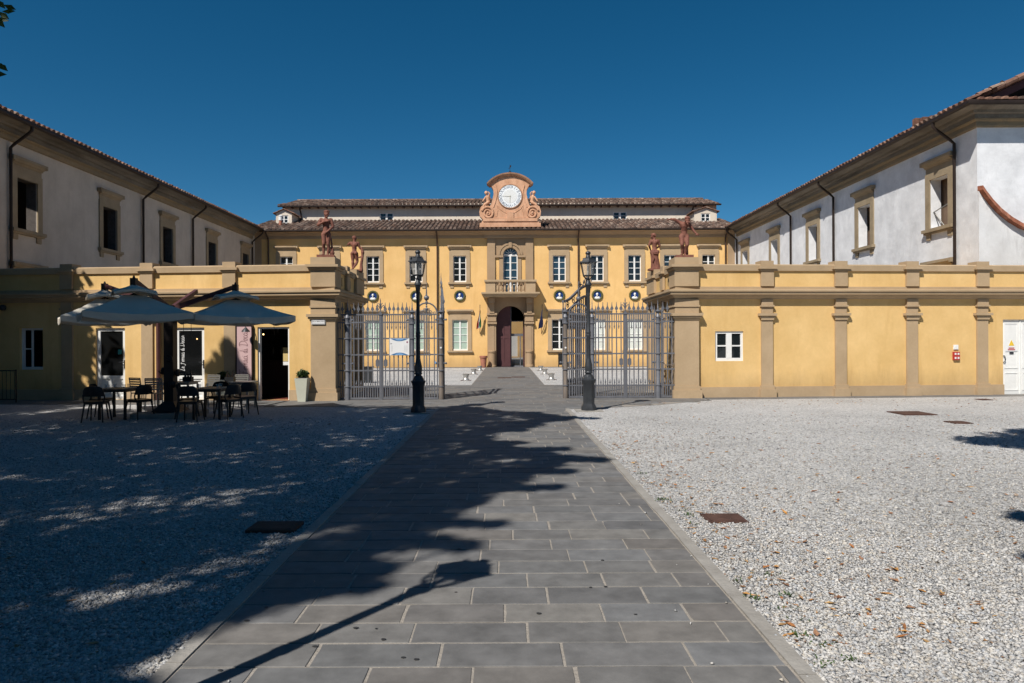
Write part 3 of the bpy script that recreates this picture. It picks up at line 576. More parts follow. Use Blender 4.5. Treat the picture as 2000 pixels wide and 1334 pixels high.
# ------------------------------------------------------------------ the two long side wings
def wing(side, X, ys, y_near, wallmat, label, pipes, inside):
    P = Plane(X, 0, 0, 1, flip=side > 0); sg = side
    root = thing('side_wing', label, 'building', (X, y_near, 0))
    W, Z0, Z1 = .98, 5.46, 7.16
    holes = [(y - W / 2, y + W / 2, Z0, Z1) for y in ys] + [(y - W / 2, y + W / 2, 2.0, 3.7) for y in ys[:2]]
    m = MB(); m.wall(P, y_near, VY + .2, 0, 8.6, holes, .02)
    rvs = []; e0, e1 = -.02, -.36
    for (a, b, c, q) in holes:
        rv = MB(); rvs.append(rv)
        for s_ in (a, b): rv.poly([P(s_, e0, c), P(s_, e1, c), P(s_, e1, q), P(s_, e0, q)])
        for z_ in (c, q): rv.poly([P(a, e0, z_), P(b, e0, z_), P(b, e1, z_), P(a, e1, z_)])
    xe = X + sg * 12
    m.poly([(X, y_near + 1.02, 8.55), (xe, y_near + 1.02, 8.55), (X + sg * 6.0, y_near + 1.02, 8.84 + (.47 if sg > 0 else .40) * 6.6)])
    Pe = Plane(X, y_near, sg, 0, flip=sg < 0)
    m.wall(Pe, 0, 12, 0, 8.6, [], .1)
    m.poly([(xe, y_near, 0), (xe, VY, 0), (xe, VY, 8.6), (xe, y_near, 8.6)])
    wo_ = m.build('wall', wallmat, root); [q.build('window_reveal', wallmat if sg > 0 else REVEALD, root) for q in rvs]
    dpt = .44 if sg > 0 else 2.5
    i = MB(); i.poly([(X + sg * dpt, y_near + .1, 0), (X + sg * dpt, VY, 0), (X + sg * dpt, VY, 8.6), (X + sg * dpt, y_near + .1, 8.6)]); i.box(min(X + sg * .40, X + sg * 2.6), max(X + sg * .40, X + sg * 2.6), y_near + .1, VY, 4.6, 4.7)
    i.build('interior', inside, root)
    # moulded cornice round the near corner
    path = [(X, VY - .6), (X, y_near), (X + sg * 12, y_near)]
    c = MB(); c.sweep(path, [(0, 8.26), (.07, 8.26), (.09, 8.30), (.09, 8.42), (.16, 8.45), (.18, 8.49), (-.1, 8.50)], side=sg); c.build('frieze', STAIN, root)
    c = MB(); c.sweep(path, [(0, 8.501), (.20, 8.501), (.20, 8.62), (.30, 8.64), (.32, 8.72), (.52, 8.76), (.60, 8.78), (.60, 8.82), (-.1, 8.86)], side=sg); c.build('cornice', STAIN2, root)
    g = MB(); gp = [(X - sg * .70, VY - .75), (X - sg * .70, y_near - .70), (X + sg * 12, y_near - .70)]; gutter(g, gp, 8.82, .085); g.build('gutter', GUTTER, root)
    # roof
    r = MB(); sl = .47 if sg > 0 else .40; run = 6.7; b = Vector((sg, 0, sl))
    roof_tiles(r, (X - sg * .74, y_near - .7, 8.86), (0, 1, 0), b, VY - y_near + .8, 1.3, .25, .42, .08, seed=31 + sg)
    r.poly([(X - sg * .74, y_near - .1, 8.84), (X - sg * .74, VY + 3, 8.84), (X + sg * (run - .74), VY + 3, 8.84 + sl * run), (X + sg * (run - .74), y_near - .1, 8.84 + sl * run)])
    r.poly([(X + sg * (run - .74), VY + 3, 8.84 + sl * run), (X + sg * (run - .74), y_near - .1, 8.84 + sl * run), (X + sg * 13, y_near - .1, 8.8), (X + sg * 13, VY + 3, 8.8)])
    r.build('roof', TILE_RED, root)
    for y in ys:
        window(P, y, W, Z0, Z1, root, style='open', surround=STONEW, band=.24, hood_gap=.42)
    for y in ys[:2]:
        window(P, y, W, 2.0, 3.7, root, style='open', surround=STONEW, band=.24, hood_gap=.40)
    for y in pipes:
        d = MB(); downpipe(d, P, y, 8.78, .70, .1); d.build('downpipe', GUTTER, root)
    return root, P
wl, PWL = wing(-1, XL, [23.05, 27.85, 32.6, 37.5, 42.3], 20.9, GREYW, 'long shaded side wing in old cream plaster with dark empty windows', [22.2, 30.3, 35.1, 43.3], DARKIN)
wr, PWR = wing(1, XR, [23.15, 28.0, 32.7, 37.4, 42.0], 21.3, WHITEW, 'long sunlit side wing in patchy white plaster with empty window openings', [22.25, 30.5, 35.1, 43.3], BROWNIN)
# a loose bar in the first opening of the white wing
lb = MB(); lb.tube([PWR(22.66, -.1, 6.25), PWR(23.64, -.1, 6.05)], .02, 6); lb.tube([PWR(23.64, -.12, 6.05), PWR(23.2, -.2, 5.5)], .02, 6); lb.build('loose_bar', SILVER, wr)
# end of the white wing: tiled pent strip, open gable, curved buttress wall with brick coping
e = MB(); roof_tiles(e, (XR - .74, 21.3 - .74, 8.86), (1, 0, 0), (0, 1, .3), 13, 1.3, .25, .42, .08, seed=77, keep=lambda s, t: s > t * 1.05)
e.poly([(XR - .74, 20.56, 8.84), (XR + 12, 20.56, 8.84), (XR + 12, 21.8, 9.2), (XR + .5, 21.8, 9.2)])
e.build('pent_roof', TILE_RED, wr)
v = MB()
for k in range(16):
    v.cur = (k * .73 + .2, 5.3); x = XR - .1 + k * .40
    v.lathe([(.10, 0), (.085, .45)], (x, 21.12, 9.20 + k * .40 * .47 - .06), 8, axis=Matrix.Rotation(R(90 - 25), 3, 'Y'))
v.build('verge_tiles', TILE_RED, wr)
v = MB(); v.prism([(XR - .2, 21.15, 9.0), (XR + 6.1, 21.15, 9.0 + 6.3 * .47), (XR + 6.1, 21.15, 9.16 + 6.3 * .47), (XR - .2, 21.15, 9.16)], [(XR - .2, 22.2, 9.0), (XR + 6.1, 22.2, 9.0 + 6.3 * .47), (XR + 6.1, 22.2, 9.16 + 6.3 * .47), (XR - .2, 22.2, 9.16)])
v.prism([(XR + .3, 21.35, 8.95), (XR + 6.1, 21.35, 8.95 + 5.8 * .47), (XR + 6.1, 21.35, 9.2 + 5.8 * .47), (XR + .3, 21.35, 9.2)], [(XR + .3, 21.5, 8.95), (XR + 6.1, 21.5, 8.95 + 5.8 * .47), (XR + 6.1, 21.5, 9.2 + 5.8 * .47), (XR + .3, 21.5, 9.2)])
v.build('barge_board', MAROON, wr)
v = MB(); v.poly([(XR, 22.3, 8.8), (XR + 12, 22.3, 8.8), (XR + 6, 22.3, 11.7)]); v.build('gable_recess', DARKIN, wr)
v = MB(); rr = random.Random(4)
for k in range(7):
    v.cur = (k * .7, 9.1); h = .10 + .05 * k
    v.box(XR - .35 + .1 * (k % 2), XR + .0, 22.6 + k * .22, 22.78 + k * .22, 8.95, 9.02 + h)
v.build('loose_tile_stack', TILE_RED, wr)
cu = MB(); PB = Plane(XR + .003, 21.24, 1, 0); pts = []
for u, vv in ((1906, 366), (1915, 376), (1928, 393), (1945, 411), (1965, 427), (1985, 439), (2000, 445), (2040, 455), (2100, 460)):
    pts.append((max(0, (u + 6 - U0) * 21.2 / FPX - XR), px_z(u, vv, 21.2)))
pts[0] = (.0, pts[0][1])
for (a, b) in zip(pts, pts[1:]): cu.poly([PB(a[0], 0, 0), PB(b[0], 0, 0), PB(b[0], 0, b[1] - .1), PB(a[0], 0, a[1] - .1)]); cu.poly([PB(a[0], 0, a[1] - .1), PB(b[0], 0, b[1] - .1), PB(b[0], -.055, b[1] - .1), PB(a[0], -.055, a[1] - .1)])
cu.poly([PB(0, 0, 0), PB(0, 0, pts[0][1] - .1), PB(0, -.055, pts[0][1] - .1), PB(0, -.055, 0)])
STAINW = mat_stucco('stained_white_plaster', (0.60, 0.60, 0.60), (0.76, 0.77, 0.78), (0.30, 0.29, 0.28), .6, 1.0)
cuo = cu.build('curved_buttress_wall', STAINW, wr)
cp = MB(); dense = []
for (a, b) in zip(pts, pts[1:]):
    for k in range(4): dense.append((a[0] + (b[0] - a[0]) * k / 4, a[1] + (b[1] - a[1]) * k / 4))
for k, (a, b) in enumerate(zip(dense, dense[1:])):
    cp.cur = (k * .77 + .3, 2.2); t = .006
    cp.prism([PB(a[0], .20, a[1] - .10 + t), PB(b[0], .20, b[1] - .10 + t), PB(b[0], .20, b[1] + .03), PB(a[0], .20, a[1] + .03)], [PB(a[0], -.055, a[1] - .10 + t), PB(b[0], -.055, b[1] - .10 + t), PB(b[0], -.055, b[1] + .06), PB(a[0], -.055, a[1] + .06)])
cp.build('brick_coping', BRICK, cuo)

# ------------------------------------------------------------------ the two low buildings flanking the gates
CX = 4.88
def low_building(side, Yc, slope, label, len_front, back, pil_us, holes_px, hole_t, plinth_gap=None):
    sg = side
    F = Plane(sg * CX, Yc, sg, slope, flip=sg < 0); SD = Plane(sg * CX, Yc, 0, 1, flip=sg > 0)
    root = thing('low_building', label, 'building', (sg * CX, Yc, 0))
    LS = 3.75
    m = MB(); m.wall(F, 0, len_front, 0, 3.66, holes_px, hole_t); m.wall(SD, 0, LS, 0, 3.66, [], .1)
    p0 = F(0, -.3, 0); pb = F(back, -.3, 0)
    # parapet backs, roof slab, rear wall
    m.poly([F(.28, -.28, 3.1), F(len_front, -.28, 3.1), F(len_front, -.28, 3.66), F(.28, -.28, 3.66)])
    m.poly([SD(.28, -.28, 3.1), SD(LS, -.28, 3.1), SD(LS, -.28, 3.66), SD(.28, -.28, 3.66)])
    yb = Yc + LS; xb = sg * (CX + back)
    m.poly([(sg * CX, yb, 0), (xb, yb, 0), (xb, yb, 3.66), (sg * CX, yb, 3.66)])
    m.poly([(sg * CX, Yc, 3.1), F(back, 0, 3.1), (xb, yb, 3.1), (sg * CX, yb, 3.1)])
    m.build('wall', YELLOW, root)
    path = [SD(LS, 0, 0)[:2], (sg * CX, Yc), F(len_front, 0, 0)[:2]]
    sd = 1 if sg > 0 else -1
    c = MB(); c.sweep(path, [(0, 2.84), (.05, 2.84), (.07, 2.88), (.13, 2.91), (.15, 2.95), (.23, 2.97), (.23, 3.03), (.27, 3.05), (.27, 3.10), (.05, 3.13), (.05, 3.20), (-.02, 3.21)], side=sd); c.build('cornice', BROWN2, root)
    c = MB(); c.sweep(path, [(-.31, 3.66), (.05, 3.66), (.06, 3.82), (.03, 3.85), (-.31, 3.86)], side=sd); c.build('parapet_cap', BROWN2, root)
    pl = MB(); gaps = [0.0] + sorted(sum(([a, b] for a, b in (plinth_gap or [])), [])) + [len_front]
    for a, b in zip(gaps[::2], gaps[1::2]): pl.pbox(F, a + .001, b, 0, .045, 0, .31)
    pl.build('plinth', BROWN2, root); pl = MB(); pl.pbox(SD, .05, LS, 0, .045, 0, .31); pl.build('plinth', BROWN2, root)
    def pilaster(Pn, s, w, statue=False, base=True, nm='pilaster'):
        a, b = s - w / 2, s + w / 2; q = MB()
        q.pbox(Pn, a, b, 0, .055, .35, 2.24); 
        if base: q.pbox(Pn, a - .07, b + .07, 0, .14, 0, .24); q.pbox(Pn, a - .03, b + .03, 0, .10, .24, .35)
        q.pbox(Pn, a - .02, b + .02, 0, .09, 2.24, 2.30); q.pbox(Pn, a - .09, b + .09, 0, .14, 2.36, 2.43); q.pbox(Pn, a - .05, b + .05, 0, .10, 2.30, 2.36)
        q.pbox(Pn, a, b, 0, .06, 2.43, 2.62); q.pbox(Pn, a - .03, b + .03, 0, .11, 2.62, 2.67); q.pbox(Pn, a, b, 0, .08, 2.67, 2.838)
        o_ = q.build(nm, BROWN2, root); q = MB()
        q.pbox(Pn, a - .02, b + .02, .02, .09, 3.215, 3.66); q.pbox(Pn, a - .05, b + .05, -.34, .12, 3.655, 3.71); q.pbox(Pn, a - .10, b + .10, -.36, .16, 3.71, 3.78)
        q.pbox(Pn, a - .02, b + .02, -.30, .08, 3.78, 3.95)
        q.build('parapet_post', BROWN2, root); return o_
    for u in pil_us: pilaster(F, F.px(u), .34)
    # corner pilaster with the statue pedestal
    q = MB(); W = .62
    def blk(e, z0, z1, wd=W, dp=.62):      # L-shaped corner block grown by e
        a = F(-e, e + .07, 0)
        x0, x1 = sorted((sg * (CX - .07 - e), sg * (CX + wd + e))); q.box(x0, x1, Yc - .07 - e, Yc + dp + e, z0, z1)
    blk(.07, 0, .24); blk(.03, .24, .35); blk(0, .35, 2.24); blk(.02, 2.24, 2.30); blk(.06, 2.30, 2.36); blk(.10, 2.36, 2.44); blk(0, 2.44, 2.62); blk(.03, 2.62, 2.67); blk(.004, 2.67, 2.84); q.build('corner_pilaster', BROWN2, root); q = MB()
    blk(.0, 3.21, 3.70); blk(.05, 3.70, 3.76); blk(.11, 3.76, 3.83); blk(0, 3.83, 4.04)
    q.build('corner_pedestal', BROWN2, root)
    pilaster(SD, 1.55, .34, base=True, nm='side_pilaster')
    q = MB(); q.pbox(SD, 2.62, 3.76, -.62, .09, 3.215, 3.70); q.pbox(SD, 2.57, 3.80, -.67, .15, 3.70, 3.78); q.pbox(SD, 2.65, 3.73, -.60, .08, 3.78, 3.98); q.build('statue_pedestal', BROWN2, root); q = MB(); q.pbox(SD, 2.62, 3.0, 0, .08, .32, 2.835); q.build('side_pilaster', BROWN2, root); q = MB(); q.pbox(SD, 3.4, 3.76, 0, .08, .32, 2.835)
    q.build('side_pilaster', BROWN2, root)
    sl = MB(); sl.pbox(SD, .98, 1.02, .0, .012, 3.30, 3.56) ; sl.pbox(SD, 2.08, 2.11, .0, .012, 3.33, 3.55); sl.build('parapet_slit', INK, root)
    return root, F, SD
# left: the cafe
FT = Plane(-CX, 19.2, -1, .081, flip=True)
def sz(F, u0, u1, v0, v1):
    a, z1 = F.px(u0, v0); b, z0 = F.px(u1, v1); z0b = F.px(u0, v1)[1]
    return (min(a, b), max(a, b), min(z0, z0b), z1)
hw = sz(FT, 38, 84, 641, 722); hd1 = sz(FT, 187, 244, 638, 780); hd2 = sz(FT, 341, 399, 638, 780); hd3 = sz(FT, 503, 565, 638, 781)
fix = lambda h: (h[0], h[1], .02, 2.09)
hd1, hd2, hd3 = fix(hd1), fix(hd2), fix(hd3)
cafe, FL, SDL = low_building(-1, 19.2, .081, 'low yellow cafe building with three glazed doors, left of the gates', 15.0, 11.2, (133, 289, 450), [hw, hd1, hd2, hd3], .16, [(h[0] - .0, h[1] + .0) for h in (hd1, hd2, hd3)])
FR_ = Plane(CX, 19.6, 1, .069)
hwr = sz(FR_, 1397, 1452, 647, 705); hdr = (FR_.px(1959), FR_.px(1959) + 1.7, .0, px_z(1960, 624, FR_(FR_.px(1959), 0, 0)[1]))
lodge, FRR, SDR = low_building(1, 19.6, .069, 'low yellow building with one small window, right of the gates', 13.2, 9.6, (1497, 1641, 1780, 1917), [hwr, hdr], .10, [(hdr[0], hdr[1])])
def small_window(P, h, parent, rec, bars=2, nm='window'):
    a, b, z0, z1 = h; c = (a + b) / 2; e = -rec; f = MB(); w = .07
    f.pbox(P, a, a + w, e, e + .05, z0 + .09, z1 - w); f.pbox(P, b - w, b, e, e + .05, z0 + .09, z1 - w); f.pbox(P, a, b, e, e + .055, z0, z0 + .09); f.pbox(P, a, b, e, e + .055, z1 - w, z1); f.pbox(P, c - .08, c + .08, e, e + .06, z0 + .09, z1 - w)
    for k in range(1, bars):
        z = z0 + .09 + (z1 - z0 - .09 - w) * k / bars
        f.pbox(P, a + w, c - .08, e, e + .04, z - .02, z + .02); f.pbox(P, c + .08, b - w, e, e + .04, z - .02, z + .02)
    o = f.build(nm, WPAINT, parent); g = MB(); g.poly([P(a, e + .02, z0), P(b, e + .02, z0), P(b, e + .02, z1), P(a, e + .02, z1)]); g.build('pane', DGLASS, o)
    return o
small_window(FRR, hwr, lodge, .09)
# cafe window: left casement swung inwards, dark room behind
f = MB(); a, b, z0, z1 = hw; e = -.14
for (s0, s1, q0, q1) in ((a, b, z0, z0 + .08), (a, b, z1 - .06, z1), (a, a + .06, z0 + .08, z1 - .06), (b - .08, b, z0 + .08, z1 - .06), (b - .34, b - .30, z0 + .08, z1 - .06)): f.pbox(FL, s0, s1, e, e + .05, q0, q1)
f.pbox(FL, b - .30, b - .08, e, e + .04, (z0 + z1) / 2 - .02, (z0 + z1) / 2 + .02)
f.build('window', WPAINT, cafe)
def cafe_door(h, nm, lettered=False):
    a, b, z0, z1 = h; e = -.12; f = MB(); w = .10; kz = .62
    f.pbox(FL, a, a + w, e, e + .06, z0, z1); f.pbox(FL, b - w, b, e, e + .06, z0, z1); f.pbox(FL, a + w, b - w, e, e + .06, z1 - .09, z1); f.pbox(FL, a + w, b - w, e, e + .06, z0, z0 + .10); f.pbox(FL, a + w, b - w, e, e + .06, kz, kz + .09); c = (a + b) / 2
    f.pbox(FL, c - .05, c + .05, e, e + .055, z0 + .10, kz); f.pbox(FL, a + w, b - w, e + .005, e + .03, z0 + .10, kz)
    for q in (-1, 1):
        m_ = c + q * (b - a - 2 * w + .1) / 4; f.pbox(FL, m_ - .13, m_ + .13, e + .03, e + .045, z0 + .17, kz - .07)
    o = f.build(nm, WPAINT, cafe)
    g = MB(); g.poly([FL(a + w, e + .03, kz + .09), FL(b - w, e + .03, kz + .09), FL(b - w, e + .03, z1 - .09), FL(a + w, e + .03, z1 - .09)]); g.build('pane', CAFEGLASS, o)
    hd = MB(); s = a + .05; hd.pbox(FL, s - .02, s + .02, e + .06, e + .075, .92, 1.16); hd.tube([FL(s, e + .075, 1.1), FL(s, e + .12, 1.1), FL(s + .12, e + .12, 1.1)], .011, 6); hd.build('handle', INK, o)
    return o
CAFEGLASS = mat_glass('cafe_door_glass', (0.012, 0.013, 0.014), 0.6)
CAFEGLASS.node_tree.nodes['Principled BSDF'].inputs['IOR'].default_value = 1.25
d1 = cafe_door(hd1, 'glazed_door'); d2 = cafe_door(hd2, 'glazed_door')
st = MB(); a, b = hd1[0] + .16, hd1[0] + .27; st.pbox(FL, a, b, -.087, -.085, 1.33, 1.47); st.build('door_sticker', mat('teal_sticker', (.05, .30, .28), .5), d1)
# open doorway: white frame, leaf folded inside, tiled threshold
a, b, z0, z1 = hd3; f = MB()
f.pbox(FL, a, a + .05, -.16, -.04, z0, z1 - .05); f.pbox(FL, b - .05, b, -.16, -.04, z0, z1 - .05); f.pbox(FL, a, b, -.16, -.04, z1 - .05, z1 - .002); f.build('door_frame', WPAINT, cafe)
f = MB(); f.pbox(FL, a - .02, b + .02, -1.3, .10, .003, .018); f.build('threshold', mat('red_floor_tile', (.20, .065, .04), .5, 0, .2, 5), cafe)
f = MB(); f.pbox(FL, a + .20, a + .43, -.60, -.59, 1.10, 1.50); f.build('notice_sheet', mat('cream_paper', (.55, .42, .18), .7), cafe)
f = MB(); f.pbox(FL, a + .20, a + .43, -.60, -.59, .99, 1.09); f.build('notice_sheet', SIGNW, cafe)
rm = MB(); rm.pbox(FL, .9, 11.0, -3.2, -3.1, 0, 3.0); rm.pbox(FL, .7, .9, -3.2, -.2, 0, 3.0); rm.pbox(FL, 11.0, 11.1, -3.2, -.2, 0, 3.0); rm.pbox(FL, .7, 11.1, -3.2, -.2, 3.0, 3.08)
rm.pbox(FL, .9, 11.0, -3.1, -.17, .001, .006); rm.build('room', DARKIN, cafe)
ct = MB(); ct.pbox(FL, 1.4, 4.6, -2.2, -1.7, 0, 1.05); ct.pbox(FL, 1.35, 4.65, -2.25, -1.65, 1.05, 1.10)
for k in range(5): ct.pbox(FL, 1.2, 5.0, -3.08, -2.85, 1.25 + k * .33, 1.27 + k * .33)
ct.build('counter', mat('dark_wood_counter', (.05, .035, .03), .4), cafe)
bt = MB(); rr = random.Random(9)
for k in range(26):
    s = 1.3 + rr.random() * 3.4; z = 1.27 + .33 * rr.randrange(4); p = FL(s, -2.95, 0); bt.lathe([(.035, z), (.035, z + .15), (.013, z + .19), (.013, z + .24)], (p[0], p[1], 0), 8)
bt.build('bottles', STEEL, cafe)
for u, vv, dd in ((509, 653, -.9), (376, 662, -1.4)):
    s = FL.px(u); p = FL(s, dd, 0); k = p[1] / FL(s, 0, 0)[1]; s = FL.px(u) + (p[1] - FL(s, 0, 0)[1]) * (u - U0) / FPX * -1
    p = FL(s, dd, px_z(u, vv, p[1])); lb = MB(); lb.ball(p, .022, 8, 6); lbo = lb.build('light_bulb', BULB, cafe)
    cd = MB(); cd.tube([(p[0], p[1], p[2] + .02), (p[0], p[1], 3.0)], .004, 4); cd.build('cord', INK, lbo)
s = FL.px(313); dp = MB(); dp.tube([FL(s, .10, 2.82), FL(s, .10, .02)], .055, 8); dp.build('downpipe', MAROON, cafe)
sp = MB(); p = FL(FL.px(11), .1, px_z(11, 601, 19.9)); sp.ball(p, .09, 10, 6); sp.tube([p, FL(FL.px(11), 0, p[2] + .05)], .03, 6); sp.build('wall_spotlight', LAMPM, cafe)
# white service door at the right edge
a, b, z0, z1 = hdr; f = MB(); e = -.06
f.pbox(FRR, a, b, e - .04, e, z0 + .01, z1); c = a + .58
f.pbox(FRR, c - .012, c + .012, e, e + .02, z0 + .01, z1)
for q0, q1 in ((a + .08, c - .06), (c + .06, c + .52)):
    for y0, y1 in ((.12, .66), (.78, z1 - .10)):
        f.pbox(FRR, q0, q1, e, e + .012, y0, y0 + .03); f.pbox(FRR, q0, q1, e, e + .012, y1 - .03, y1); f.pbox(FRR, q0, q0 + .03, e, e + .012, y0 + .03, y1 - .03); f.pbox(FRR, q1 - .03, q1, e, e + .012, y0 + .03, y1 - .03)
sdoor = f.build('service_door', WPAINT, lodge)
h = MB(); s = a + .05; h.tube([FRR(s, e, 1.16), FRR(s, e + .06, 1.16), FRR(s + .03, e + .06, 1.05), FRR(s + .0, e + .06, .98), FRR(s, e, .96)], .012, 6); h.build('handle', INK, sdoor)
sx, zz = a + .30, 1.45; t = MB(); M = plane_matrix(FRR, sx, e + .014, zz)
def tri(mb, sc, zo, d, dz=.003):
    p = [(-.17 * sc, -.14 * sc + zo), (.17 * sc, -.14 * sc + zo), (0, .19 * sc + zo)]; mb.prism([M @ Vector((x, y, d)) for x, y in p], [M @ Vector((x, y, d + dz)) for x, y in p])
tri(t, 1.15, 0, 0); wso = t.build('warning_sign', SIGNW, sdoor)
t = MB(); tri(t, .52, .08, .004); t.build('yellow_triangle', YELP, wso)
t = MB(); 
for y, wd in ((-.065, .09), (-.115, .115)): t.prism([M @ Vector(p) for p in ((-wd, y - .014, .004), (wd, y - .014, .004), (wd, y + .018, .004), (-wd, y + .018, .004))], [M @ Vector(p) for p in ((-wd, y - .014, .006), (wd, y - .014, .006), (wd, y + .018, .006), (-wd, y + .018, .006))])
t.build('red_lettering', RED, wso)
t = MB(); t.prism([M @ Vector(p) for p in ((-.06, -.24, 0), (.07, -.24, 0), (.07, -.185, 0), (-.06, -.185, 0))], [M @ Vector(p) for p in ((-.06, -.24, .005), (.07, -.24, .005), (.07, -.185, .005), (-.06, -.185, .005))]); t.build('black_label', INK, sdoor)
t = MB(); t.pbox(FRR, a + .74, a + .90, e + .0, e + .006, 1.32, 1.62); t.build('paper_notice', mat('ochre_paper', (.55, .45, .25), .7), sdoor)
# wall fixtures
s = FRR.px(1866); zb = px_z(1866, 695, 20.2); t = MB(); t.pbox(FRR, s - .095, s + .095, 0, .06, zb - .12, zb + .12)
ab = t.build('alarm_panel', RED); tag(ab, 'red box of four alarm buttons on the yellow wall', 'alarm box')
for q in (-.05, .05):
    for r in (-.06, .06): t = MB(); t.pbox(FRR, s + q * .9 - .024, s + q * .9 + .024, .06, .07, zb + r - .028, zb + r + .028); t.build('button_plate', SIGNW, ab)
zb = px_z(1866, 678, 20.2); t = MB(); t.pbox(FRR, s - .07, s + .07, 0, .03, zb - .07, zb + .07); o = t.build('wall_plate', SIGNW); tag(o, 'small white square plate above the red alarm box', 'wall plate')
t = MB(); t.pbox(FRR, s - .055, s + .055, .03, .036, zb - .055, zb + .055); t.build('cover', WPAINT, o)
# street name tablet on the cafe's corner pilaster
t = MB(); yt = 19.2 - .075; xa, xb = (609 - U0) * yt / FPX, (635.5 - U0) * yt / FPX; zt, zl = px_z(622, 617, yt), px_z(622, 633.5, yt)
t.box(xa, xb, yt - .03, yt - .001, zl, zt); sg_ = t.build('street_sign', SIGNW); tag(sg_, 'white street name tablet with dark border on the corner pilaster', 'street sign')
t = MB(); q = .012; y0 = yt - .032
for (x0, x1, z0, z1) in ((xa + q, xb - q, zt - q - .007, zt - q), (xa + q, xb - q, zl + q, zl + q + .007), (xa + q, xa + q + .007, zl + q, zt - q), (xb - q - .007, xb - q, zl + q, zt - q)): t.box(x0, x1, y0, yt - .0301, z0, z1)
t.build('border', INK, sg_)
PT = Plane(0, yt, 1, 0); text('PIAZZA', .068, plane_matrix(PT, (xa + xb) / 2, .031, zl + (zt - zl) * .66), INK, 'lettering', sg_, extrude=.001); text('DELLA BIBLIOTECA', .052, plane_matrix(PT, (xa + xb) / 2, .031, zl + (zt - zl) * .33) @ Matrix.Scale(.78, 4, (1, 0, 0)), INK, 'lettering', sg_, extrude=.001)
# handwritten lettering drawn as strokes
GL = {
 'L': (.75, [[(.25, 1.5), (.38, 1.65), (.5, 1.5), (.3, .7), (.1, .05), (.0, .0), (.15, -.1), (.4, .05), (.75, .12)]]),
 'e': (.5, [[(0, .3), (.3, .42), (.36, .62), (.22, .72), (.08, .45), (.12, .12), (.28, .0), (.5, .2)]]),
 'F': (.95, [[(.0, 1.35), (.3, 1.55), (.7, 1.5), (1.1, 1.6)], [(.62, 1.5), (.5, .8), (.35, .1), (.1, -.35), (-.15, -.2)], [(.25, .8), (.5, .85), (.8, .8)]]),
 'o': (.5, [[(.3, .7), (.1, .6), (.05, .25), (.2, .0), (.36, .2), (.38, .5), (.28, .7), (.5, .6)]]),
 'r': (.42, [[(.0, .55), (.1, .72), (.14, .4), (.12, .0)], [(.14, .4), (.22, .65), (.4, .7)]]),
 'n': (.55, [[(.05, .7), (.08, .35), (.06, .0)], [(.08, .4), (.22, .68), (.34, .6), (.36, .2), (.42, .0), (.55, .15)]]),
 'a': (.55, [[(.36, .62), (.2, .72), (.05, .4), (.12, .05), (.28, .1), (.38, .6), (.38, .2), (.44, .0), (.55, .15)]]),
 'c': (.45, [[(.36, .6), (.22, .72), (.06, .42), (.12, .06), (.28, .0), (.45, .2)]]),
 'i': (.28, [[(.05, .7), (.06, .2), (.12, .0), (.28, .15)], [(.07, .95), (.09, 1.0)]]),
 'd': (.58, [[(.34, .6), (.2, .72), (.05, .4), (.12, .04), (.28, .1), (.38, .7), (.42, 1.5)], [(.38, .7), (.38, .15), (.46, .0), (.58, .15)]]),
 'D': (1.0, [[(.3, 1.5), (.28, .8), (.2, .0)], [(.0, 1.45), (.4, 1.6), (.85, 1.3), (.95, .8), (.7, .25), (.2, .0), (.0, .15)]]),
 ' ': (.38, [])}
def smooth(pts, n=5):
    out = []
    for i in range(len(pts) - 1):
        p0, p1, p2, p3 = (Vector(pts[max(0, min(len(pts) - 1, i + k))]) for k in (-1, 0, 1, 2))
        for t in range(n):
            t /= n; out.append(.5 * ((2 * p1) + (-p0 + p2) * t + (2 * p0 - 5 * p1 + 4 * p2 - p3) * t * t + (-p0 + 3 * p1 - 3 * p2 + p3) * t ** 3))
    return out + [Vector(pts[-1])]
def script(word, M, length, wd, mt, nm, parent):
    tot = sum(GL[c][0] for c in word); k = length / tot; x = 0; mb = MB(); nr = M.to_3x3() @ Vector((0, 0, 1))
    for c in word:
        for st_ in GL[c][1]: mb.ribbon([M @ Vector(((x + p[0]) * k, p[1] * k, 0)) for p in smooth(st_)], wd, nr)
        x += GL[c][0]
    return mb.build(nm, mt, parent, recalc=False)
# pink upright sign
h = sz(FL, 464.5, 493.5, 637, 754); t = MB(); a, b, z0, z1 = h
t.pbox(FL, a, b, .02, .07, z0, z1); ps = t.build('upright_sign', PINK); tag(ps, 'tall narrow pink sign with handwritten name, left of the open cafe doorway', 'sign')
t = MB(); q = .028
for (s0, s1, y0, y1) in ((a - q, a, z0 - q, z1 + q), (b, b + q, z0 - q, z1 + q), (a, b, z0 - q, z0), (a, b, z1, z1 + q)): t.pbox(FL, s0, s1, .0, .085, y0, y1)
t.build('frame', GUTTER, ps)
M = plane_matrix(FL, (a + b) / 2 - .10, .074, z0 + .06) @ Matrix.Rotation(R(90), 4, 'Z'); script('Le Fornaci di Doccia', M, (z1 - z0) * .92, .012, INKP, 'lettering', ps)
a, b, z0, z1 = hd2; M = plane_matrix(FL, (b - .24), -.085, .85) @ Matrix.Rotation(R(90), 4, 'Z'); script('Le Fornaci di Doccia', M, 1.02, .011, SIGNW, 'lettering', d2)
# wall lamp over the sign
a, b, z0, z1 = h; s = a + .06; t = MB(); p = FL(s, .30, z1 - .17); t.lathe([(.02, .13), (.03, .11), (.10, .04), (.115, 0), (.105, 0)], p, 14); wl_ = t.build('wall_lamp', LAMPM); tag(wl_, 'small dark dome wall lamp hanging beside the pink sign', 'wall lamp')
t = MB(); t.tube([FL(s, .02, z1 + .04), FL(s, .16, z1 + .10), FL(s, .29, z1 + .06), FL(s, .30, z1 - .04)], .011, 6); t.build('arm', LAMPM, wl_)
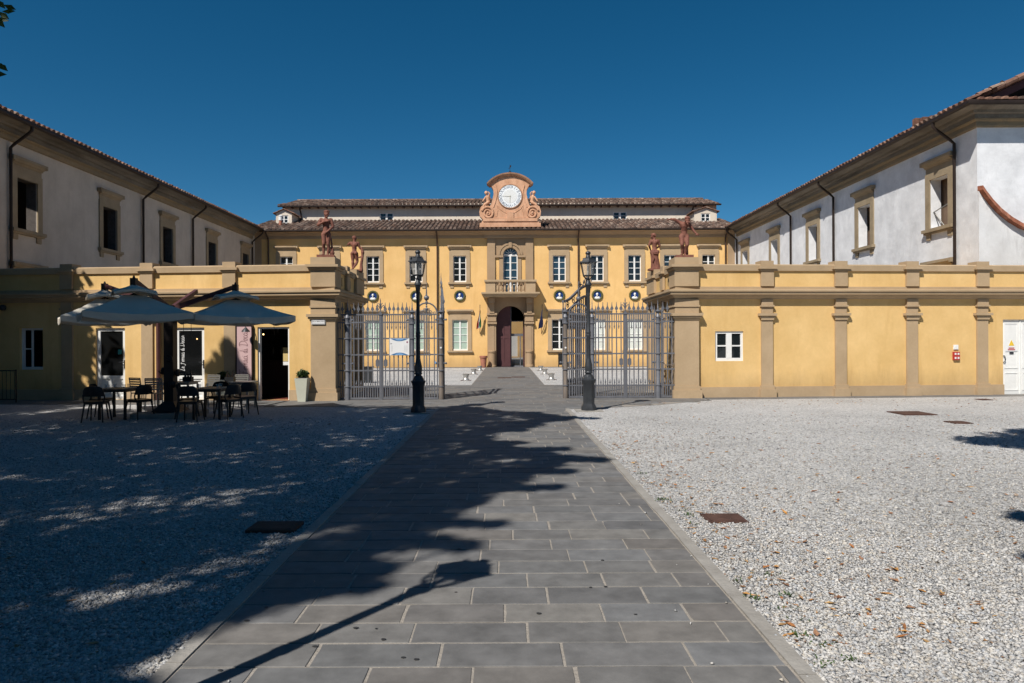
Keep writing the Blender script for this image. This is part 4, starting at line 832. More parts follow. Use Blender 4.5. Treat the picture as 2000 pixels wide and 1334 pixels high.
# ------------------------------------------------------------------ iron gates (each built along +X from its hinge, then placed)
GYL, GYR = 19.4, 19.6
BZ, R1, R2, R3, R4, R5, TZ = .05, .38, .84, 1.29, 1.75, 2.21, 2.43
def spear(h=.33):
    m = MB(); m.lathe([(.012, 0), (.012, .05), (.026, .06), (.014, .075), (.014, .09)], n=8)
    m.prism([(-.012, -.008, .09), (.012, -.008, .09), (.048, -.008, .13), (.040, -.008, .16), (.014, -.008, .21), (.005, -.008, h), (-.005, -.008, h), (-.014, -.008, .21), (-.040, -.008, .16), (-.048, -.008, .13)], [(x, .008, z) for x, y, z in ((-.012, 0, .09), (.012, 0, .09), (.048, 0, .13), (.040, 0, .16), (.014, 0, .21), (.005, 0, h), (-.005, 0, h), (-.014, 0, .21), (-.040, 0, .16), (-.048, 0, .13))])
    return m
SPEAR_ME = None
def add_spear(parent, x, z):
    global SPEAR_ME
    if SPEAR_ME is None:
        o = spear().build('spear_finial', IRON, parent); SPEAR_ME = o.data
    else:
        o = bpy.data.objects.new('spear_finial', SPEAR_ME); COL.objects.link(o); o.parent = parent
    o.location = (x, 0, z); return o
def bars(m, x0, x1, n, ztop, drops=True, lower=True, spear_h=None):
    """n tall bars between x0 and x1, short drop bars and low pickets between them"""
    sp = (x1 - x0) / n; xs = [x0 + (i + .5) * sp for i in range(n)]
    for x in xs:
        m.box(x - .0145, x + .0145, -.012, .012, BZ, ztop(x) if callable(ztop) else ztop)
    for i in range(n + 1):
        x = x0 + i * sp
        if i in (0, n): continue
        if drops:
            m.box(x - .011, x + .011, -.009, .009, R5 - .10, TZ); m.lathe([(.004, R5 - .22), (.020, R5 - .15), (.018, R5 - .12), (.008, R5 - .09)], (x, 0, 0), 6)
        if lower:
            m.box(x - .012, x + .012, -.009, .009, BZ, R1); m.lathe([(.010, R1), (.010, R1 + .05), (.026, R1 + .075), (.02, R1 + .10), (.004, R1 + .19)], (x, 0, 0), 6)
    return xs
def rails(m, x0, x1, top=TZ):
    for z, t in ((BZ, .026), (R1, .02), (R2, .02), (R3, .02), (R4, .02), (R5, .02), (top, .02)): m.box(x0, x1, -.014, .014, z - t, z + t)
def side_leaf(width, label, n=6, lock=True, plate_left=True):
    root = thing('gate_leaf', label, 'gate')
    f = MB(); rails(f, .03, width - .03); f.box(0, .035, -.018, .018, .02, TZ + .12); f.box(width - .035, width, -.018, .018, .02, TZ + .02); f.lathe([(.02, TZ + .12), (.014, TZ + .16), (.004, TZ + .24)], (.018, 0, 0), 6); f.build('frame', IRON, root)
    b = MB(); xs = bars(b, .035, width - .035, n, TZ + .02); b.build('bars', IRON, root)
    for x in xs: add_spear(root, x, TZ + .015)
    if lock:
        p = MB(); c = width - .10; p.prism([(c - .05, -.022, .98), (c, -.022, .93), (c + .05, -.022, .98), (c + .05, -.022, 1.13), (c, -.022, 1.18), (c - .05, -.022, 1.13)], [(c - .05, .022, .98), (c, .022, .93), (c + .05, .022, .98), (c + .05, .022, 1.13), (c, .022, 1.18), (c - .05, .022, 1.13)]); p.build('lock_plate', IRON, root)
    return root
def post(x, y, label, rust=False, knobs=True):
    root = thing('gate_post', label, 'gate post', (x, y, 0), group='round iron gate posts')
    m = MB(); c = (x, y, 0); r = .064
    m.lathe([(r + .01, 0), (r + .01, .36), (r, .38), (r, 2.16)], c, 16); m.build('shaft', RUSTY if rust else IRON, root)
    k = MB()
    for z in (.38, .84, 1.29, 1.75, 2.17): k.lathe([(r, z - .02), (r + .02, z - .015), (r + .022, z + .01), (r, z + .02)], c, 16)
    k.lathe([(r, 2.18), (r * .8, 2.30), (.075, 2.34), (.055, 2.40), (.03, 2.44), (.035, 2.46), (.09, 2.50), (.05, 2.53), (.025, 2.56), (.028, 2.60), (.016, 2.62), (.004, 2.86)], c, 14); k.build('capital', IRON, root)
    if knobs:
        for z in (1.04, 2.28):
            h = MB(); h.tube([(x - .14, y, z), (x + .14, y, z)], .022, 6); h.ball((x - .14, y, z), .032, 8, 6); h.ball((x + .14, y, z), .032, 8, 6); h.build('hinge_band', IRON, root)
    return root
def centre_stile(x, y, label):
    root = thing('gate_stile', label, 'gate stile', (x, y, 0), group='square gate stiles'); m = MB()
    m.box(x - .038, x + .038, y - .03, y + .03, 0, 2.42); m.box(x - .055, x + .055, y - .045, y + .045, 2.42, 2.47); m.box(x - .03, x + .03, y - .03, y + .03, 2.47, 2.50); m.build('stile', IRON, root)
    f = MB(); f.tube([(x, y, 2.5), (x, y, 2.62)], .014, 6); f.lathe([(.01, 2.62), (.028, 2.68), (.012, 2.78), (.016, 2.82), (.003, 2.90)], (x, y, 0), 8)
    for sg in (-1, 1):
        f.tube([(x, y, 2.56), (x + sg * .04, y, 2.66), (x + sg * .09, y, 2.70), (x + sg * .115, y, 2.66), (x + sg * .10, y, 2.62), (x + sg * .085, y, 2.64)], .013, 6); f.tube([(x, y, 2.60), (x + sg * .025, y, 2.72), (x + sg * .055, y, 2.76), (x + sg * .06, y, 2.73)], .011, 6)
    f.build('fleur_finial', IRON, root)
    return root
def spiral(c, r0, turns, sg=1, a0=0, n=22, flat=True):
    return [(c[0] + sg * (r0 * (1 - .8 * k / n)) * math.cos(a0 + 2 * math.pi * turns * k / n), 0, c[1] + (r0 * (1 - .8 * k / n)) * math.sin(a0 + 2 * math.pi * turns * k / n)) for k in range(n + 1)]
def foot_gate(width, label):
    """pedestrian leaf with scrollwork crest under a round arch carrying a ball finial"""
    root = thing('pedestrian_gate', label, 'gate'); f = MB(); rails(f, .03, width - .03); f.box(0, .03, -.016, .016, .02, TZ + .1); f.box(width - .03, width, -.016, .016, .02, TZ + .1); f.build('frame', IRON, root)
    b = MB(); bars(b, .03, width - .03, 4, TZ); b.box(width / 2 - .014, width / 2 + .014, -.016, .016, .05, TZ + .04); b.build('bars', IRON, root)
    a = MB(); r = width / 2 - .02; a.tube([(.02, 0, 2.0), (.02, 0, TZ + .02)] + [(width / 2 - r * math.cos(math.pi * k / 16), 0, TZ + .02 + r * 1.02 * math.sin(math.pi * k / 16)) for k in range(17)] + [(width - .02, 0, 2.0)], .022, 8); ztop = TZ + .02 + r
    a.lathe([(.012, ztop - .12), (.03, ztop - .09), (.012, ztop - .06), (.04, ztop), (.03, ztop + .05), (.02, ztop + .08)], (width / 2, 0, 0), 10); a.build('arch', IRON, root)
    bl = MB(); zb = ztop + .15; bl.ball((width / 2, 0, zb), .075, 14, 10); bl.lathe([(.02, zb + .07), (.03, zb + .085), (.018, zb + .1), (.022, zb + .12), (.003, zb + .46)], (width / 2, 0, 0), 8); bl.build('ball_finial', IRON, root)
    c = MB(); m = width / 2
    for sg in (-1, 1):
        c.tube(spiral((m + sg * .10, TZ + .07), .065, 1.4, sg, R(200)), .011, 5); c.tube(spiral((m + sg * .22, TZ + .05), .045, 1.3, sg, R(160)), .010, 5); c.tube(spiral((m + sg * .06, TZ + .15), .035, 1.2, sg, R(230)), .009, 5)
    c.lathe([(.01, TZ), (.03, TZ + .10), (.045, TZ + .16), (.012, TZ + .21), (.003, TZ + .25)], (m, 0, 0), 8); c.build('scroll_crest', IRON, root)
    return root
def carriage_leaf(width, label):
    """big leaf with a swan-neck top that climbs towards its free end"""
    root = thing('carriage_gate_leaf', label, 'gate')
    neck = lambda x, z0, z1: z0 + (z1 - z0) * (3 * (x / width) ** 2 - 2 * (x / width) ** 3)
    f = MB(); rails(f, .03, width - .04); f.box(0, .045, -.02, .02, .02, 2.62); f.box(width - .05, width, -.022, .022, .02, 3.04); f.build('frame', IRON, root)
    b = MB(); bars(b, .045, width - .05, 11, lambda x: neck(x, 2.50, 3.03) - .01); b.build('bars', IRON, root)
    for nm, z0, z1, t in (('inner_swan_neck', 2.50, 3.05, .03), ('outer_swan_neck', 2.80, 3.36, .036)):
        s = MB(); N = 16; vs = []
        for k in range(N + 1):
            x = width * k / N; z = neck(x, z0, z1)
            vs += [(x, -.03, z - t), (x, .03, z - t), (x, .03, z + t), (x, -.03, z + t)]
        s.add(vs, [(4 * i + j, 4 * i + (j + 1) % 4, 4 * i + 4 + (j + 1) % 4, 4 * i + 4 + j) for i in range(N) for j in range(4)] + [(0, 1, 2, 3), (4 * N, 4 * N + 1, 4 * N + 2, 4 * N + 3)]); s.build(nm, IRON, root)
    c = MB(); c.box(.005, .035, -.012, .012, 2.62, 2.80); c.box(width - .05, width - .01, -.016, .016, 3.04, 3.42)
    for x, r in ((.35, .10), (.75, .12), (1.15, .12)): c.tube(spiral((x, neck(x, 2.65, 3.2)), r, 1.5, 1, R(30)), .012, 5)
    c.tube(spiral((width - .55, 3.40), .10, 1.5, -1, R(180)), .014, 6); c.tube([(width - .45, 0, 3.40), (width - .30, 0, 3.36), (width - .18, 0, 3.50), (width - .10, 0, 3.62), (width - .03, 0, 3.60)], .014, 6); c.tube(spiral((width - .22, 3.46), .07, 1.4, 1, R(0)), .011, 5); c.lathe([(.02, 3.42), (.035, 3.5), (.015, 3.56), (.003, 3.80)], (width - .03, 0, 0), 8)
    c.build('scrollwork', IRON, root)
    return root
# posts
post(-4.53, GYL, 'round iron gate post nearest the cafe corner pilaster'); post(-2.69, GYL, 'round iron gate post hidden behind the left street lamp'); post(-1.87, GYL, 'rust-streaked round post with small sticker at left of the open gateway', True)
post(1.68, GYR, 'rust-streaked round post with white disc at right of the open gateway', True); post(2.45, GYR, 'round iron gate post just right of the right street lamp'); post(4.34, GYR, 'round iron gate post nearest the right corner pilaster')
for x, y, dx in ((-1.87, GYL, .0), (1.68, GYR, .0)):
    t = MB(); z = px_z(990 + x * FPX / y, 679, y); t.lathe([(.026, 0), (.026, .006)], (x, y - .068, z), 14, smooth=False, axis=Matrix.Rotation(R(90), 3, 'X')); o = t.build('round_sticker', SIGNW); tag(o, 'small pale round sticker on the %s gateway post' % ('left' if x < 0 else 'right'), 'sticker')
# closed double gates
def put(o, x, y, rz=0): o.location = (x, y, 0); o.rotation_euler = (0, 0, rz); return o
put(side_leaf(.87, 'closed gate leaf between the cafe-side post and left square stile'), -4.45, GYL)
l2 = put(side_leaf(.80, 'closed gate leaf carrying the white opening hours board'), -2.75, GYL, math.pi)
centre_stile(-3.59, GYL, 'square stile with fleur finial in the left double gate')
put(side_leaf(.85, 'closed gate leaf between right square stile and right street lamp'), 2.53, GYR); put(side_leaf(.84, 'closed gate leaf between right square stile and last right post'), 4.26, GYR, math.pi); centre_stile(3.40, GYR, 'square stile with fleur finial in the right double gate')
put(foot_gate(.64, 'arched pedestrian gate with ball finial behind the left lamp'), -2.60, GYL); put(foot_gate(.58, 'arched pedestrian gate with ball finial behind the right lamp'), 1.775, GYR)
put(carriage_leaf(1.75, 'tall carriage gate leaf seen edge-on, swung open on the left'), -1.80, GYL + .12, R(98)); put(carriage_leaf(1.75, 'tall carriage gate leaf with swan-neck top swung open on the right'), 1.62, GYR + .12, R(60))
# fixed narrow panels against the corner pilasters
for sg, y, x0, lab in ((-1, GYL, -4.86, 'narrow fixed iron panel against the shaded cafe corner'), (1, GYR, 4.42, 'narrow fixed iron panel against the right corner pilaster')):
    root = thing('fence_panel', lab, 'fence panel'); f = MB(); rails(f, 0, .40); f.box(.36 if sg < 0 else 0, .40 if sg < 0 else .04, -.016, .016, .02, TZ + .12); f.build('frame', IRON, root)
    b = MB(); xs = bars(b, 0, .38, 3, TZ + .02); b.build('bars', IRON, root)
    for x in xs[:2]: add_spear(root, x, TZ + .015)
    if sg > 0:
        c = MB(); c.tube([(.05, -.03, 1.05), (.12, -.05, .96), (.28, -.05, .96), (.40, -.04, 1.0)], .012, 6); c.build('chain', RUSTY, root)
    root.location = (x0 if sg < 0 else x0, y, 0)
# opening hours board
t = MB(); yb = GYL - .05; k = yb / FPX; xa, xb = (761 - U0) * k, (799.5 - U0) * k; zt, zb = px_z(780, 661, yb), px_z(780, 694, yb)
t.box(xa, xb, yb - .012, yb, zb, zt); nb = t.build('opening_hours_board', SIGNW); tag(nb, 'white opening hours board with blue curved bands hung on the gate', 'notice board')
w_, h_ = xb - xa, zt - zb; cx = (xa + xb) / 2
for up in (1, -1):
    for (ins, dpt, mt, yy, nm) in ((.03, .15, BLUE, .0145, 'blue_band'), (.14, .12, LBLUE, .0165, 'pale_band')):
        p = MB(); pts = []; n = 14; hw_ = w_ / 2 - ins
        z_edge = zt - .006 if up > 0 else zb + .006
        for j in range(n + 1):
            q = -1 + 2 * j / n; off = h_ * dpt * (1 - q * q)
            pts.append((cx + hw_ * q, yb - yy, z_edge - up * off))
        p.poly(pts + [(cx + hw_, yb - yy, z_edge), (cx - hw_, yb - yy, z_edge)][0:2] if False else pts); p.build(nm, mt, nb)
p = MB(); rr = random.Random(3)
for i in range(6):
    z = zt - h_ * (.44 + .062 * i); p.box(xa + .045, xa + .045 + .03 + .03 * rr.random(), yb - .0135, yb - .0121, z - .0045, z + .0045); p.box(xb - .145, xb - .105, yb - .0135, yb - .0121, z - .004, z + .004); p.box(xb - .09, xb - .05, yb - .0135, yb - .0121, z - .004, z + .004)
p.build('timetable_lines', INKG, nb)
p = MB(); z = zt - h_ * .29
for i in range(2): p.box(xa + .02, xa + .075 - .012 * i, yb - .0135, yb - .0121, z - .02 * i - .006, z - .02 * i + .006)
p.build('heading', mat('heading_grey', (.22, .22, .24), .6), nb)
p = MB(); p.lathe([(.026, 0), (.026, .003)], (xb - .06, yb - .012, zt - h_ * .22), 12, smooth=False, axis=Matrix.Rotation(R(90), 3, 'X')); p.build('emblem', mat('emblem_plum', (.28, .10, .16), .6), nb)
t = MB(); t.box(-2.05, -2.01, GYL - .03, GYL - .024, px_z(848, 708, GYL) - .03, px_z(848, 708, GYL) + .03); o = t.build('square_sticker', LBLUE); tag(o, 'tiny blue square sticker on the left pedestrian gate', 'sticker')

# ------------------------------------------------------------------ street lamps
def lamp():
    root = thing('street_lamp', 'tmp', 'street lamp', group='old style street lamps along the path')
    p = MB(); p.box(-.32, .32, -.28, .28, .0, .02); p.build('base_slab', KERB, root)
    b = MB(); o = R(22.5); b.lathe([(.185, .02), (.185, .10), (.145, .17), (.140, .19), (.140, .62), (.146, .63), (.146, .65)], n=8, smooth=False, rot=o)
    b.lathe([(.146, .65), (.16, .70), (.172, .72), (.172, .745), (.14, .76)], n=20); b.lathe([(.138, .76), (.125, .80), (.10, .85), (.072, .87), (.072, .89)], n=8, smooth=False, rot=o); b.build('pedestal', LAMPM, root)
    s = MB(); s.lathe([(.072, .89), (.092, .90), (.092, .92), (.080, .94), (.092, 1.0), (.088, 1.08), (.062, 1.20), (.050, 1.27), (.046, 1.75), (.056, 1.77), (.056, 1.80), (.048, 1.82), (.056, 1.84), (.056, 1.87), (.045, 1.89), (.040, 2.72), (.048, 2.74), (.042, 2.76), (.046, 2.80), (.062, 2.95), (.080, 2.97), (.080, 3.01), (.05, 3.06), (.03, 3.10), (.025, 3.14)], n=16); s.build('post', LAMPM, root)
    h = R(30); cr = MB()
    for k in range(6):
        a = h + k * math.pi / 3; cr.tube([(.02 * math.cos(a), .02 * math.sin(a), 3.08), (.05 * math.cos(a), .05 * math.sin(a), 3.11), (.09 * math.cos(a), .09 * math.sin(a), 3.16), (.125 * math.cos(a), .125 * math.sin(a), 3.19)], .009, 5)
    cr.lathe([(.03, 3.06), (.045, 3.10), (.03, 3.15), (.02, 3.19)], n=8); cr.build('cradle', LAMPM, root)
    f = MB(); rb, rt = .128, .195
    f.tube([(rb * math.cos(h + k * math.pi / 3), rb * math.sin(h + k * math.pi / 3), 3.20) for k in range(6)], .012, 5, False, True); f.tube([(rt * math.cos(h + k * math.pi / 3), rt * math.sin(h + k * math.pi / 3), 3.505) for k in range(6)], .013, 5, False, True)
    for k in range(6):
        a = h + k * math.pi / 3; f.tube([(rb * math.cos(a), rb * math.sin(a), 3.20), (rt * math.cos(a), rt * math.sin(a), 3.505)], .010, 5)
    lf = f.build('lantern_frame', LAMPM, root)
    g = MB()
    for k in range(6):
        a, b2 = h + k * math.pi / 3, h + (k + 1) * math.pi / 3; q = .985
        g.poly([(rb * q * math.cos(a), rb * q * math.sin(a), 3.205), (rb * q * math.cos(b2), rb * q * math.sin(b2), 3.205), (rt * q * math.cos(b2), rt * q * math.sin(b2), 3.50), (rt * q * math.cos(a), rt * q * math.sin(a), 3.50)])
    g.build('lantern_glass', LGLASS, root)
    r = MB(); r.lathe([(.232, 3.50), (.215, 3.525), (.165, 3.54), (.135, 3.60), (.13, 3.61)], n=6, smooth=False, rot=h); r.lathe([(.13, 3.61), (.06, 3.625), (.05, 3.67), (.042, 3.69), (.055, 3.705), (.066, 3.73), (.055, 3.76), (.02, 3.78)], n=14)
    for k in range(6):
        a = h + k * math.pi / 3; r.ball((.225 * math.cos(a), .225 * math.sin(a), 3.515), .014, 6, 4)
    r.build('lantern_roof', LAMPM, root)
    b = MB(); b.lathe([(.022, 3.20), (.022, 3.27), (.03, 3.28), (.03, 3.31)], n=8); b.lathe([(.028, 3.31), (.036, 3.35), (.030, 3.40), (.01, 3.43)], n=10); b.build('bulb', mat('frosted_bulb', (.5, .48, .42), .4), root)
    return root
KERB = mat('pale_kerb_stone', (0.24, 0.225, 0.205), 0.85, 0, 0, 4, 0.4, 30, col2=(0.33, 0.315, 0.29), fine=0.15)
lampL = lamp(); ll = px_ground(816, 806.5); lr_ = px_ground(1150, 802)
others = [copy_tree(lampL) for _ in range(2)]
place(lampL, (-2.06, 15.85, 0), 0, 'street lamp standing in tree shade at the left edge of the path')
place(others[0], (1.93, 16.15, 0), 0, 'sunlit street lamp on pale slab at the right edge of the path')
place(others[1], (-2.12, 2.32, 0), 0, 'near left street lamp, seen only as its long shadow on the paving')
# ------------------------------------------------------------------ sculpted figures: skinned skeleton + masses fused into one surface
def figure(joints, bones, masses=(), caps=(), scale=1.3, voxel=.0075):
    mb = MB(); J = joints
    for a, b in bones:
        mb.tube([J[a][:3], J[b][:3]], [J[a][3], J[b][3]], 12)
    for n in J: mb.ball(J[n][:3], J[n][3] * 1.0, 12, 8)
    for (c, r, *rot) in masses: mb.ball(c, r, 16, 10, m=(Matrix.Rotation(rot[0], 3, rot[1]) if rot else None))
    for (pts, r) in caps:
        mb.tube(pts, r, 8); rs = r if isinstance(r, (list, tuple)) else [r] * len(pts); mb.ball(pts[0], rs[0], 8, 6); mb.ball(pts[-1], rs[-1], 8, 6)
    bm = bmesh.new(); t = bpy.data.meshes.new('masses'); t.from_pydata(mb.v, [], mb.f); bm.from_mesh(t)
    bmesh.ops.recalc_face_normals(bm, faces=bm.faces); me2 = bpy.data.meshes.new('fused'); bm.to_mesh(me2); bm.free()
    o = bpy.data.objects.new('fused', me2); COL.objects.link(o); rm = o.modifiers.new('remesh', 'REMESH'); rm.mode = 'VOXEL'; rm.voxel_size = voxel; rm.use_smooth_shade = True
    sm = o.modifiers.new('smooth', 'SMOOTH'); sm.factor = .5; sm.iterations = 2
    dg = bpy.context.evaluated_depsgraph_get(); out = bpy.data.meshes.new_from_object(o.evaluated_get(dg)); bpy.data.objects.remove(o)
    out.transform(Matrix.Scale(scale, 4)); return out
def hand(w, d, up, r=.0075, curl=.3, thumb=1):
    """five unequal bent fingers on a palm; w wrist, d pointing direction, up the back of the hand"""
    w, d, up = Vector(w), Vector(d).normalized(), Vector(up).normalized(); sd = d.cross(up).normalized(); out = []
    pc = w + d * .028; out.append(([w, pc, w + d * .045], [.016, .02, .018]))
    for i, l in enumerate((.036, .042, .040, .030)):
        b = w + d * .045 + sd * (i - 1.5) * .0115; k = b + d * l * .5 - up * curl * .006; out.append(([b, k, k + d * l * .45 - up * curl * .018], [r, r * .9, r * .75]))
    b = w + d * .018 - sd * .018 * thumb; k = b - sd * .014 * thumb + d * .014; out.append(([b, k, k + d * .018], [r * 1.15, r, r * .8])); return out
BODY = [('pelvis', 'waist'), ('waist', 'chest'), ('chest', 'neck'), ('neck', 'head'), ('head', 'crown'),
        ('chest', 'shR'), ('shR', 'elR'), ('elR', 'wrR'), ('chest', 'shL'), ('shL', 'elL'), ('elL', 'wrL'),
        ('pelvis', 'hipR'), ('hipR', 'knR'), ('knR', 'caR'), ('caR', 'anR'), ('anR', 'toR'), ('pelvis', 'hipL'), ('hipL', 'knL'), ('knL', 'caL'), ('caL', 'anL'), ('anL', 'toL')]
def pose(**kw):
    """default: upright, facing -Y; R is the figure's right (viewer's left when it faces us)"""
    j = dict(pelvis=(0, 0, .52, .068), waist=(0, 0, .62, .060), chest=(0, .005, .74, .078), neck=(0, .005, .845, .034), head=(0, -.005, .905, .044), crown=(0, -.002, .955, .042),
             shR=(-.105, .005, .805, .043), elR=(-.135, .02, .65, .030), wrR=(-.14, -.02, .51, .021), shL=(.105, .005, .805, .043), elL=(.135, .02, .65, .030), wrL=(.14, -.02, .51, .021),
             hipR=(-.050, 0, .48, .057), knR=(-.055, -.015, .275, .037), caR=(-.055, .01, .20, .037), anR=(-.055, .015, .045, .024), toR=(-.062, -.075, .018, .022),
             hipL=(.050, 0, .48, .057), knL=(.055, -.015, .275, .037), caL=(.055, .01, .20, .037), anL=(.055, .015, .045, .024), toL=(.062, -.075, .018, .022))
    j.update(kw); return j
def head_masses(h, f=(0, -1, 0), hair=True, hat=False, k=1.2):
    h, f = Vector(h), Vector(f).normalized(); s = f.cross(Vector((0, 0, 1))).normalized(); u = Vector((0, 0, 1)); M = []
    def add(o, r): M.append((h + u * .012 + o * k, tuple(q * k for q in r)))
    add(u * .012, (.044, .050, .060)); add(f * .054 - u * .006, (.010, .013, .017)); add(f * .044 - u * .034, (.017, .011, .007)); add(f * .036 - u * .052, (.020, .018, .015))
    for q in (-1, 1): add(s * q * .045, (.008, .012, .017)); add(f * .040 + s * q * .026 - u * .016, (.016, .012, .016)); add(f * .046 + s * q * .020 + u * .018, (.014, .007, .005))
    if hair:
        add(u * .036 - f * .012, (.052, .054, .042)); add(-f * .052 + u * .010, (.028, .026, .026))
        for i in range(9): a = 2 * math.pi * i / 9; add(u * .044 + Vector((math.cos(a), math.sin(a), 0)) * .042, (.015, .015, .015))
    if hat: add(u * .026, (.068, .068, .010)); add(u * .046, (.052, .054, .034))
    return M
def torso(rx=.108, back=False, bust=False, bx=0.0):
    M = [((bx, .0, .755), (rx, .062, .085)), ((bx * .5, 0, .64), (.070, .050, .08)), ((0, .005, .525), (.088, .066, .060))]
    for q in (-1, 1):
        M.append(((q * .045, .045, .495), (.050, .042, .052)))
        M.append(((q * .045, -.050, .765), (.042, .022, .030) if not bust else (.038, .034, .036)))
        M.append(((q * .055, .045, .77), (.04, .022, .05)))
    return M
def statue(name, mesh, loc, rz, label, base=None):
    root = thing(name, label, 'statue', loc, rz); mesh.materials.clear(); mesh.materials.append(TERRA); mesh.name = 'figure'
    o = bpy.data.objects.new('figure', mesh); COL.objects.link(o); o.parent = root
    if base:
        b = MB(); b.add(*base) if isinstance(base, tuple) else base(b); o2 = b.build('plinth', TERRA, None); o2.parent = root
    return root
# 1: standing nude, one arm across the chest, the other lowered in front
j = pose(elR=(-.165, -.02, .685, .032), wrR=(-.03, -.105, .745, .021), elL=(.15, -.01, .655, .032), wrL=(.04, -.09, .535, .021), head=(.012, -.012, .90, .043), crown=(.02, -.01, .952, .042), hipR=(-.05, 0, .48, .058), knR=(-.045, -.035, .275, .037), anR=(-.055, .005, .045, .024), toR=(-.085, -.075, .018, .023), knL=(.042, -.015, .275, .037), anL=(.03, .015, .045, .024), toL=(.04, -.08, .018, .023))
mm = torso(.105, bust=True) + head_masses((.015, -.012, .915), (.35, -1, 0)); cc = hand((-.03, -.105, .745), (1, -.1, .25), (0, -.6, .8)) + hand((.04, -.09, .535), (-.8, -.1, -.5), (0, -1, .2), thumb=-1)
cc += [([(.12, .05, .0), (.125, .05, .13), (.115, .05, .22)], [.05, .04, .025]), ([(.12, .05, .22), (.10, .04, .40), (.075, .03, .46)], [.02, .02, .02])]
mm += [((.12, .05, .085), (.055, .05, .06)), ((.12, .05, .17), (.025, .025, .05))]
st1 = statue('statue', figure(j, BODY, mm, cc), (-5.13, 19.42, 4.09), R(8), 'terracotta nude covering herself with both hands on the tall cafe corner pedestal', lambda b: b.box(-.24, .24, -.2, .2, -.05, .03))
# 2: male nude from behind leaning on a tall trunk, wearing a cap
j = pose(shR=(-.11, 0, .80, .043), elR=(.20, -.02, .70, .030), wrR=(.215, -.10, .68, .02))
j = pose(shL=(-.105, .0, .80, .043), elL=(-.165, -.01, .765, .034), wrL=(-.185, -.02, .745, .028), shR=(.105, 0, .795, .043), elR=(.155, -.015, .66, .032), wrR=(.205, -.05, .60, .022), hipL=(-.05, 0, .48, .068), knL=(-.045, -.01, .27, .043), caL=(-.045, .012, .20, .043), anL=(-.045, .01, .045, .025), toL=(-.10, -.05, .018, .022), hipR=(.05, 0, .475, .066), knR=(.075, -.05, .27, .043), caR=(.05, .0, .19, .041), anR=(-.01, .05, .07, .024), toR=(-.075, .035, .02, .022))
cc = [([(.20, .02, -.02), (.20, .01, .18), (.235, -.01, .42), (.225, -.02, .58), (.20, -.02, .66)], [.058, .042, .040, .045, .03]), ([(.20, 0, .40), (.12, 0, .37)], [.025, .018])] + hand((.205, -.05, .60), (.1, -.3, -1), (1, 0, 0))
mm = torso(.110) + head_masses((.0, -.01, .905), (.15, -1, -.15), hair=False, hat=True) + [((.24, -.015, .52), (.05, .05, .07))]
for q in (-1, 1): mm.append(((q * .05, .05, .76), (.045, .02, .06)))
st2 = statue('statue', figure(j, BODY, mm, cc), (-4.97, 22.30, 4.0), R(-8), 'terracotta male nude in a cap leaning on a tree trunk on the cafe side wall', lambda b: b.box(-.2, .3, -.17, .17, -.04, .02))
st2.rotation_euler = (0, 0, R(180 - 172)); st2.scale = (.86, .86, .86)
# flip so that its back is towards us
st2.rotation_euler = (0, 0, R(4)); 
for o in kids(st2):
    if o.name.startswith('figure'):
        o.data.transform(Matrix.Scale(-1, 4, (0, 1, 0))); o.data.flip_normals()
# 3: dancing faun bending forward, arm out to the side, cymbals in hand
j = pose(pelvis=(0, .02, .50, .075), waist=(0, -.005, .60, .066), chest=(-.005, -.055, .71, .076), neck=(.02, -.125, .765, .034), head=(.045, -.175, .785, .044), crown=(.05, -.19, .82, .043),
         shR=(-.105, -.06, .775, .043), elR=(-.235, -.09, .85, .031), wrR=(-.33, -.12, .845, .022), shL=(.10, -.07, .745, .043), elL=(.185, -.09, .60, .030), wrL=(.25, -.14, .505, .021),
         hipR=(-.055, .015, .46, .068), knR=(-.055, -.06, .27, .044), caR=(-.035, -.01, .19, .042), anR=(-.045, .02, .06, .025), toR=(-.085, -.06, .03, .022), hipL=(.055, .02, .46, .068), knL=(.06, -.06, .26, .044), caL=(.04, -.005, .18, .042), anL=(.02, .02, .045, .025), toL=(.03, -.075, .018, .022))
mm = [((-.005, -.045, .715), (.106, .065, .085)), ((0, 0, .60), (.078, .055, .07)), ((0, .02, .505), (.096, .07, .062)), ((.27, -.15, .475), (.055, .055, .014), R(-20), 'Y'), ((-.045, -.09, .725), (.04, .025, .03)), ((.04, -.09, .72), (.04, .025, .03))] + head_masses((.047, -.18, .79), (.15, -1, -.8))
for k in range(10): a = k * 2.4; mm.append(((.047 + .045 * math.cos(a), -.175 + .045 * math.sin(a), .835 + .01 * (k % 3)), (.017, .017, .017)))
cc = hand((-.33, -.12, .845), (-1, -.2, -.1), (0, 0, 1)) + hand((.25, -.14, .505), (.6, -.3, -.5), (.5, 0, .8), thumb=-1) + [([(.06, .07, -.02), (.07, .06, .15), (.06, .05, .34)], [.05, .035, .035])]
st3 = statue('statue', figure(j, BODY, mm, cc, 1.26), (5.16, 19.82, 4.09), R(-6), 'terracotta dancing faun with cymbals stooping on the right corner pedestal', lambda b: b.box(-.26, .24, -.2, .2, -.05, .03))
